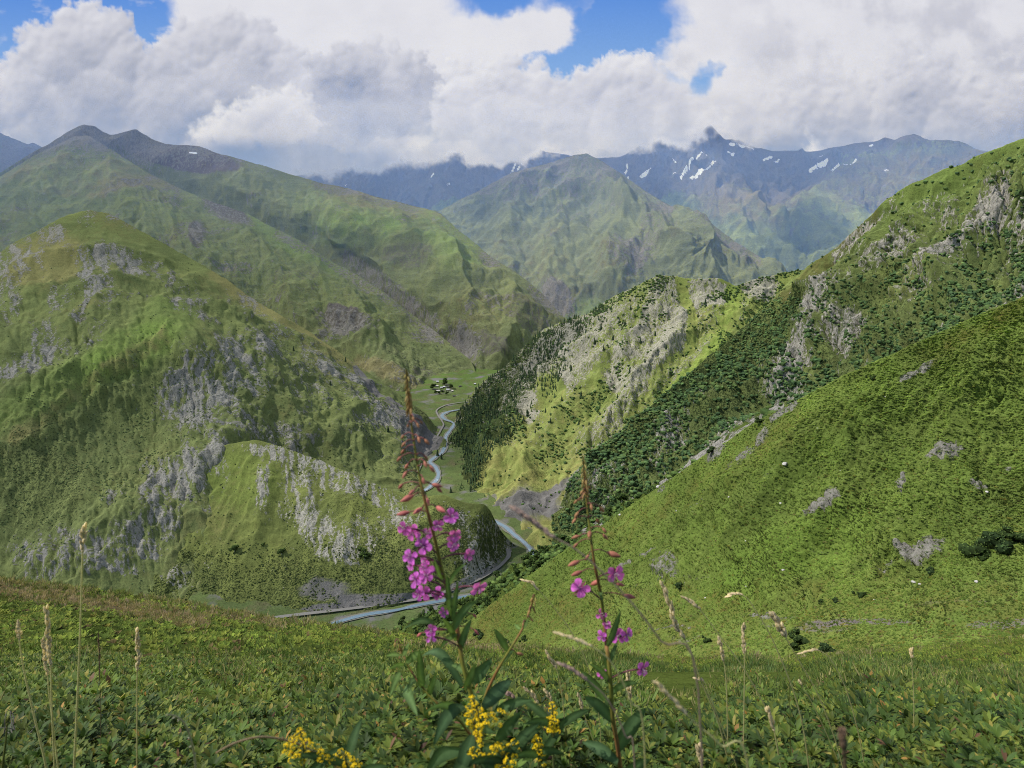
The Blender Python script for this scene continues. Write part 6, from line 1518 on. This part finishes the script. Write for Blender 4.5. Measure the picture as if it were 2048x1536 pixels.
# scrub filling the gaps of that wood
px, py = sample(GULLY, 2600, lambda a, b: .35 + .65 * (a < 1300) - .6 * ell(a, b, 1450, 880, 80, 30, -30), r)
q, _ = on_hill(GULLY, px, py)
o = scatter('scrub', BUSH, q, r.uniform(.7, 2.0, len(q)), tints(len(q), r, [(.06, .10, .03), (.08, .13, .034), (.105, .155, .04)]), FOLIAGE, r, .1); kind(o, 'stuff', 'undergrowth in the gully wood')

def spruce(rr):
    V, Fc, S = t_spruce(rr, 8, 11)
    keep = [f for f in Fc.tolist()]
    T = np.array((.045, .075, .036))[None] * S[:, None]
    return tree_proto('spruce_tree', 'dark spruce standing alone on the sunlit slope', 'tree', 'lone spruces on the sunlit slope',
                      (V, [tuple(f) for f in keep], T), [(0, 0, -.06), (0, 0, .5), (0, 0, .95)], [.022, .014, .004], BARK)
SPR = [spruce(r) for _ in range(4)]
lone = [(917, 988, 12), (901, 984, 14), (960, 938, 10), (966, 984, 6), (926, 907, 7), (1042, 893, 7), (1020, 905, 6), (985, 960, 7), (1057, 838, 13), (1050, 850, 9), (1030, 880, 8), (1075, 1022, 7), (1124, 1042, 9), (1125, 775, 12), (1148, 752, 13), (1180, 870, 8), (1160, 860, 9), (1150, 885, 7), (1260, 760, 10), (1235, 800, 8), (1200, 830, 8), (1290, 742, 8), (1165, 800, 11), (1105, 858, 9), (1092, 905, 7), (955, 995, 7), (1010, 940, 6), (1095, 835, 9), (1130, 815, 9), (1120, 925, 6), (1075, 880, 8), (1215, 722, 9), (1190, 690, 11), (1225, 680, 11), (1205, 665, 12), (1250, 650, 9), (1262, 620, 9), (1310, 660, 9), (1330, 715, 9), (1395, 640, 8), (1410, 612, 9), (1432, 655, 6), (1345, 590, 9), (1280, 680, 10)]
x = np.array([a[0] for a in lone]); y = np.array([a[1] for a in lone]); q, _ = on_hill(R2, x, y)
for p, (_, yy, hh) in zip(q, lone): put(SPR, p - np.array([0, 0, .3]), hh * p[1] / F * 1.35)
rest = [(L1K, 470, 1104, 15, 'round dark tree alone on the lower slope of the crag spur, left of two'), (L1K, 561, 1106, 13, 'round dark tree alone on the lower slope of the crag spur, right of two'),
        (L1K, 728, 1118, 20, 'dark tree against the lowest pale crag of the spur, left of the tall willowherb'), (L1K, 525, 1090, 6, 'small dark bush above the two round trees on the crag spur'),
        (L1, 850, 862 + 20, 9, 'small spruce just above the dirt track near the river meadow'), (L1, 774, 872, 13, 'pointed spruce on the grey scree slope left of the river'), (L1, 728, 935, 11, 'lone spruce on the dark slope behind the crag spur'), (L1, 655, 780, 9, 'spruce on the ridge of scrub above the scree'), (L1, 690, 712 + 14, 9, 'spruce by the sunlit crest of the left mountain'), (L1, 820, 838, 8, 'spruce at the head of the scree slope'), (L1, 585, 706, 9, 'dark spruce high among crags of the left mountain')]
for (L, xx, yy, hh, lab) in rest:
    p, _ = on_hill(L, np.array([xx]), np.array([yy])); s = hh * p[0][1] / F * 1.3
    rd = 'round' in lab or 'bush' in lab or 'crag of' in lab
    t = copy_of(BIRCH[1] if rd else SPR[0], tuple(p[0] - np.array([0, 0, .3])), r.uniform(0, 6), s, lab)
    t.name = 'round_tree' if rd else 'spruce_tree'
    if 'group' in t: del t['group']
# river-side conifers
for (xx, yy, hh, lab) in ((874, 894, 11, 'dark spruce beside the river just above its bend'), (875, 912, 15, 'tall dark spruce at the river bend by the wooded slope'), (883, 918, 12, 'dark spruce next to the tall one at the river bend')):
    p = on_plane(xx, yy, ZF + .5); t = copy_of(SPR[1], tuple(p), r.uniform(0, 6), hh * p[1] / F * 1.1, lab)
    if 'group' in t: del t['group']

# bushes on the grassy hillside
def bush(rr, c): return tree_proto('bush', 'dark bush', 'bush', None, crown_mesh('crown', rr, .8, 1.2, 320, .05, c, -.05, True, 9), [(0, 0, -.1), (.02, 0, .15), (.03, .02, .4)], [.03, .02, .008], BARK)
BU = [bush(r, [(.06, .10, .028), (.085, .13, .034), (.11, .155, .038)]), bush(r, [(.05, .088, .03), (.07, .11, .038), (.095, .14, .042)])]
bl = [(SPUR, 1600, 1290, 36, 'dark leafy bush in the gully, left of a pair'), (SPUR, 1652, 1296, 30, 'dark leafy bush in the gully, right of a pair'), (SPUR, 1413, 1284, 14, 'small lone bush on the gully floor above the yellow flowers'), (SPUR, 1855, 1140, 20, 'round bush below the grey outcrop at right'),
      (SPUR, 1950, 1118, 46, 'low dark thicket at the right edge, its left clump'), (SPUR, 1995, 1106, 50, 'low dark thicket at the right edge, its middle clump'), (SPUR, 2036, 1092, 46, 'low dark thicket at the right edge, cut by the frame'), (SPUR, 1362, 1176, 18, 'dark upright bush beside the pale rocks above the gully'),
      (SPUR, 1636, 1194, 16, 'greyish bush on the flat part of the gully'), (SPUR, 1668, 1198, 14, 'second greyish bush on the flat part of the gully'), (SPUR, 1718, 1186, 16, 'green bush by the pale stones in the gully'), (SPUR, 962, 1278, 22, 'dark bush at the low end of the grassy hillside'), (SPUR, 1052, 1286, 14, 'little dark bush above the dry grass at centre'), (SPUR, 1010, 1284, 16, 'bush between the two at the low end of the hillside'), (SPUR, 1748, 762, 12, 'tiny dark bush near the crest of the grassy hillside'), (SPUR, 1422, 905, 18, 'dark bush on the crest of the grassy hillside'), (SPUR, 1520, 845, 16, 'bush among rocks on the crest of the grassy hillside')]
for i, (L, xx, yy, w_, lab) in enumerate(bl):
    p, _ = on_hill(L, np.array([xx]), np.array([min(yy, 1340)])); s = w_ * p[0][1] / F / 1.05
    t = BU[i] if i < 2 else copy_of(BU[i % 2], (0, 0, 0), 0, 1)
    t.location = tuple(p[0]); t.rotation_euler = (0, 0, r.uniform(0, 6)); t.scale = (s, s, s * r.uniform(.75, 1.0)); t['label'] = lab

# boulders
STONE = plain_material('pale_stone', (.32, .31, .28), (.52, .50, .46), 2.5, .9, .15, bump=.05)
def stone(rr):
    V, Fc = ICO2
    V = V * (1 + .16 * fbm(V * 1.1 + rr.uniform(0, 50), 3, 700)[:, None] * 2) * np.array([1.2, .9, .62]) * rr.uniform(.85, 1.15, 3)
    for _ in range(4):
        d = rr.normal(size=3); d /= np.linalg.norm(d); k = V @ d; m = k > .62; V[m] -= np.outer(k[m] - .62, d)
    return V, Fc
bo = [(1585, 942, 13, 'largest white boulder standing out on the bright green hillside'), (1578, 1153, 9, 'white boulder low on the hillside above the gully'), (1316, 974, 10, 'pale boulder at the crest of the grassy hillside near the wood'), (1158, 1140, 8, 'pale boulder at the low crest of the hillside above the wood'), (1822, 1158, 9, 'flat pale stone in the gully, left of three'), (1836, 1164, 8, 'flat pale stone in the gully, middle of three'), (1952, 1162, 9, 'bluish stone in the gully, right of three'), (1470, 1000, 5, None), (1500, 1088, 5, None), (1975, 988, 8, 'pale stone below the crag at the right edge'), (1560, 1006, 5, None), (1690, 952, 5, None), (1404, 1190, 6, None), (1730, 1188, 8, 'flat stone beside the green gully bush'), (1746, 1192, 6, None), (1880, 1050, 5, None), (1240, 1030, 7, 'stone on the crest above the ravine wood'), (1488, 1170, 4, None), (1640, 860, 5, None), (1780, 800, 5, None), (1350, 1020, 5, None)]
for (xx, yy, w_, lab) in bo:
    p, _ = on_hill(SPUR, np.array([xx]), np.array([yy])); s = w_ * p[0][1] / F * .5
    V, Fc = stone(r); o = mesh_obj('boulder', V * s, Fc, STONE, smooth=False, loc=tuple(p[0] + np.array([0, 0, s * .15]))); o.rotation_euler = (0, 0, r.uniform(0, 6))
    tag(o, lab or 'small pale boulder lying in the turf of the grassy hillside', 'boulder', None if lab else 'small boulders on the hillside')

# ------------------------------------------------------------------ the hamlet
WALLM = plain_material('stone_wall', (.14, .125, .11), (.26, .24, .21), 1.2, .9, .1)
DARKROOF = plain_material('slate_roof', (.05, .048, .05), (.10, .095, .09), .8, .8, .2)
TIN = plain_material('white_tin_roof', (.42, .43, .45), (.54, .55, .56), .6, .5, .3)
BEIGE = plain_material('pale_sheet_roof', (.48, .45, .40), (.6, .57, .52), .6, .6, .2)
WOODM = plain_material('door_wood', (.06, .045, .035), (.10, .08, .06), 3, .8, .1)
GLASSM = plain_material('window_glass', (.03, .035, .04), (.05, .055, .06), 3, .15, .5)
def ground_at(px_, py_):
    """where a sight line meets the slope around the hamlet"""
    a, b = bearing(px_, py_)
    ys_ = np.linspace(2200, 2950, 900)
    zf = ZF + np.clip(ys_ - 2350, 0, 600) * .03 - .6
    k = int(np.argmax(b * ys_ <= zf + 0)) if (b * ys_ <= zf).any() else 899
    cand = np.array([a * ys_[k], ys_[k], b * ys_[k]])
    c = (px_ - L2A['px'][0]) / (L2A['px'][1] - L2A['px'][0])
    if L2A['px'][0] < px_ < L2A['px'][-1]:
        ty, by = np.interp(px_, L2A['px'], L2A['ty']), np.interp(px_, L2A['px'], L2A['by'])
        if ty < py_ < by:
            p, _ = on_hill(L2A, np.array([float(px_)]), np.array([float(py_)]))
            if p[0][1] < cand[1]: cand = p[0]
    return cand
def box(x0, x1, y0, y1, z0, z1):
    V = [(x, y, z) for z in (z0, z1) for y in (y0, y1) for x in (x0, x1)]
    return V, [(0, 2, 3, 1), (4, 5, 7, 6), (0, 1, 5, 4), (2, 6, 7, 3), (0, 4, 6, 2), (1, 3, 7, 5)]
def house(xx, yy, w_, d_, h_, rz, roofm, label):
    p = ground_at(xx, yy + 2)
    t = thing('house', label, 'house', tuple(p)); t.rotation_euler = (0, 0, rz)
    w_, d_, h_ = w_ * .85, d_ * .85, h_ * .85; hw, hd = w_ / 2, d_ / 2; rh = d_ * .30
    V, Fc = box(-hw, hw, -hd, hd, -4, h_)
    b = len(V); V += [(-hw, 0, h_ + rh), (hw, 0, h_ + rh)]; Fc += [(4, 6, b), (5, b + 1, 7)]
    mesh_obj('wall', V, [tuple(f) for f in Fc], WALLM, parent=t, smooth=False)
    e = .5; V = []
    for s in (-1, 1):
        for zt in (0.06, .32): V += [(-hw - e, s * (hd + e), h_ - rh * e / hd + zt), (hw + e, s * (hd + e), h_ - rh * e / hd + zt), (hw + e, 0, h_ + rh + zt), (-hw - e, 0, h_ + rh + zt)]
    Fc = []
    for b in (0, 8): Fc += [(b, b + 1, b + 2, b + 3), (b + 4, b + 5, b + 6, b + 7), (b, b + 1, b + 5, b + 4), (b + 1, b + 2, b + 6, b + 5), (b + 3, b, b + 4, b + 7)]
    mesh_obj('roof', V, Fc, roofm, parent=t, smooth=False)
    V, Fc = box(-.6, .6, -hd - .05, -hd + .1, 0, 2.1); mesh_obj('door', V, Fc, WOODM, parent=t, smooth=False)
    for sx_ in (-.6, .6):
        V, Fc = box(sx_ * hw - .6, sx_ * hw + .6, -hd - .04, -hd + .1, 1.1, 2.4); mesh_obj('window', V, Fc, GLASSM, parent=t, smooth=False)
    return t
for a in ((875, 763, 10, 8, 5, .2, TIN, 'small pale-roofed house standing highest in the hamlet'), (887, 767, 8, 6, 4, -.2, DARKROOF, 'small dark house behind the black tree of the hamlet'), (873, 771, 16, 7, 3, .1, BEIGE, 'long low shed at the upper left of the hamlet'),
          (883, 775, 9, 8, 5, .1, TIN, 'white-roofed house at the middle of the hamlet, the left of two'), (888.5, 774, 9, 8, 6, -.1, TIN, 'white-roofed house at the middle of the hamlet, the right of two'), (897, 774, 16, 8, 5, .15, DARKROOF, 'wide dark-roofed house on the right of the white ones'),
          (876, 781, 13, 8, 4, .25, BEIGE, 'cream-roofed barn at the lower left of the hamlet'), (896, 779, 13, 8, 5, -.1, TIN, 'bright white-roofed house in front of the dark one'), (905, 781.5, 7, 6, 4, 0, BEIGE, 'little pale hut at the right end of the hamlet'), (920, 772, 12, 7, 4, .4, DARKROOF, 'isolated dark house on the meadow right of the hamlet'),
          (908, 791, 11, 7, 3.5, .2, DARKROOF, 'lone dark hut on the edge of the terrace below the hamlet'), (950, 767, 8, 6, 4, 0, TIN, 'tiny pale hut beside the dark spruce slope'), (868, 778, 12, 7, 4, .1, DARKROOF, 'dark house at the left edge of the hamlet'), (884, 781, 16, 6, 3.5, .05, DARKROOF, 'long dark stable in front of the white roofs')): house(*a)
for (xx, yy, hh, lab) in ((889.5, 771, 13, 'black-green tree among the roofs of the hamlet'), (864.5, 779, 11, 'dark tree at the left edge of the hamlet'), (903, 778, 10, 'dark tree at the right end of the hamlet'), (871, 788, 7, 'tree below the cream-roofed barn'), (879, 789, 6, 'tree below the long stable'), (893, 790, 7, 'tree on the terrace edge left of the lone hut'), (885, 786, 6, 'small tree below the middle of the hamlet')):
    p = ground_at(xx, yy); t = copy_of(BIRCH[0], tuple(p), r.uniform(0, 6), hh * p[1] / F * 1.1, lab); t.name = 'round_tree'
    if 'group' in t: del t['group']
# ------------------------------------------------------------------ camera
cam = bpy.data.cameras.new('camera'); camo = bpy.data.objects.new('camera', cam); COL.objects.link(camo)
camo.location = (0, 0, 0); camo.rotation_euler = (math.radians(90) - PITCH, 0, 0)
cam.sensor_width = 36.0; cam.lens = 36.0 * F / 2048.0
cam.clip_start = .05; cam.clip_end = 60000
cam.dof.use_dof = True; cam.dof.focus_distance = 400.0; cam.dof.aperture_fstop = 10.0
scene.camera = camo

# ------------------------------------------------------------------ daylight
SUN_AZ = math.radians(-100)     # measured from straight ahead (+Y), negative = left
SUN_EL = math.radians(50)
sdir = np.array([math.sin(SUN_AZ) * math.cos(SUN_EL), math.cos(SUN_AZ) * math.cos(SUN_EL), math.sin(SUN_EL)])
sl = bpy.data.lights.new('sun', 'SUN'); sl.energy = SUN_E; sl.angle = math.radians(.55); sl.color = (1, .955, .88)
so = bpy.data.objects.new('sun', sl); COL.objects.link(so)
so.rotation_euler = Vector(sdir).to_track_quat('Z', 'Y').to_euler()
w = bpy.data.worlds.new('World'); scene.world = w; w.use_nodes = True
nt = w.node_tree
sky = nt.nodes.new('ShaderNodeTexSky'); sky.sky_type = 'NISHITA'; sky.sun_disc = False
sky.sun_elevation = SUN_EL; sky.sun_rotation = SUN_AZ % (2 * math.pi); sky.altitude = 2500; sky.air_density = 1.0; sky.dust_density = .6
bg = nt.nodes['Background']; nt.links.new(sky.outputs[0], bg.inputs[0]); bg.inputs[1].default_value = SKY_E

# ------------------------------------------------------------------ unseen broken cloud above the valley, its thickness shaped to throw the wanted shade
HC = 3400.0
pts = np.concatenate([p + sdir * ((HC - p[:, 2]) / sdir[2])[:, None] for p, s in SHADE])
val = np.concatenate([s for p, s in SHADE])
cell = 26.0
x0c, y0c = pts[:, 0].min() - 600, pts[:, 1].min() - 600
nxc = int((pts[:, 0].max() + 600 - x0c) / cell) + 1; nyc = int((pts[:, 1].max() + 600 - y0c) / cell) + 1
ix = ((pts[:, 0] - x0c) / cell).astype(int); iy = ((pts[:, 1] - y0c) / cell).astype(int)
S = np.zeros((nyc, nxc)); W = np.zeros((nyc, nxc))
np.add.at(S, (iy, ix), val); np.add.at(W, (iy, ix), 1)
g = S.copy(); h = W.copy()
def blur2(a):
    a = np.pad(a, 1, 'edge'); a = (a[:-2] + 2 * a[1:-1] + a[2:]) / 4
    return (a[:, :-2] + 2 * a[:, 1:-1] + a[:, 2:]) / 4
base = np.where(W > 0, S / np.maximum(W, 1e-9), 0); known = W > 0
cur = np.where(known, base, .5)
for _ in range(180):
    cur = np.where(known, base, blur2(cur))
cur = blur2(cur)
xx, yy = np.meshgrid(x0c + (np.arange(nxc) + .5) * cell, y0c + (np.arange(nyc) + .5) * cell)
V = np.stack([xx, yy, HC + 60 * fbm(np.stack([xx / 900, yy / 900, xx * 0], -1), 3, 200)], -1)
dens = np.clip(1 - cur, 0, 1)
N = NT('shade_cloud')
a = N.attr('thickness').outputs['Fac']
tr = N.n('ShaderNodeBsdfTransparent', {'Color': (1, 1, 1, 1)})
tl = N.n('ShaderNodeBsdfTranslucent', {'Color': (.95, .96, .97, 1)})
mx = N.n('ShaderNodeMixShader', {0: a, 1: tr.outputs[0], 2: tl.outputs[0]})
o = mesh_obj('shade_cloud', V.reshape(-1, 3), grid_faces(nyc, nxc), N.surf(mx.outputs[0]), attrs={'thickness': dens.ravel()})
kind(o, 'structure', 'unseen broken cloud shaped to shade the valley')

# ------------------------------------------------------------------ summer haze filling the valley air
N = NT('mountain_haze')
vs = N.n('ShaderNodeVolumeScatter', {'Color': HAZE_C, 'Density': HAZE_D, 'Anisotropy': 0.0})
N.put(N.out.inputs['Volume'], vs.outputs[0])
hx, hy0, hy1, hz0, hz1 = 16000, 2900, 17500, -1500, HAZE_TOP
V = np.array([(x, y, z) for z in (hz0, hz1) for y in (hy0, hy1) for x in (-hx, hx)], float)
Fc = [(0, 1, 3, 2), (4, 6, 7, 5), (0, 4, 5, 1), (2, 3, 7, 6), (0, 2, 6, 4), (1, 5, 7, 3)]
if HAZE_D > 0:
    o = mesh_obj('haze', V, [f[::-1] for f in Fc], N.m, smooth=False); kind(o, 'stuff', 'blue haze in the valley air')

scene.view_settings.view_transform = 'Standard'; scene.view_settings.look = 'None'; scene.view_settings.exposure = 0; scene.view_settings.gamma = 1
scene.render.engine = 'CYCLES'
cy = scene.cycles
cy.max_bounces = 5; cy.diffuse_bounces = 2; cy.glossy_bounces = 2; cy.transparent_max_bounces = 12; cy.volume_bounces = 1; cy.transmission_bounces = 3
cy.use_denoising = True; cy.denoising_prefilter = 'NONE'; cy.denoising_input_passes = 'RGB_ALBEDO_NORMAL'
cy.pixel_filter_type = 'BLACKMAN_HARRIS'; cy.filter_width = 1.0
cy.sample_clamp_indirect = 4
cy.caustics_reflective = False; cy.caustics_refractive = False
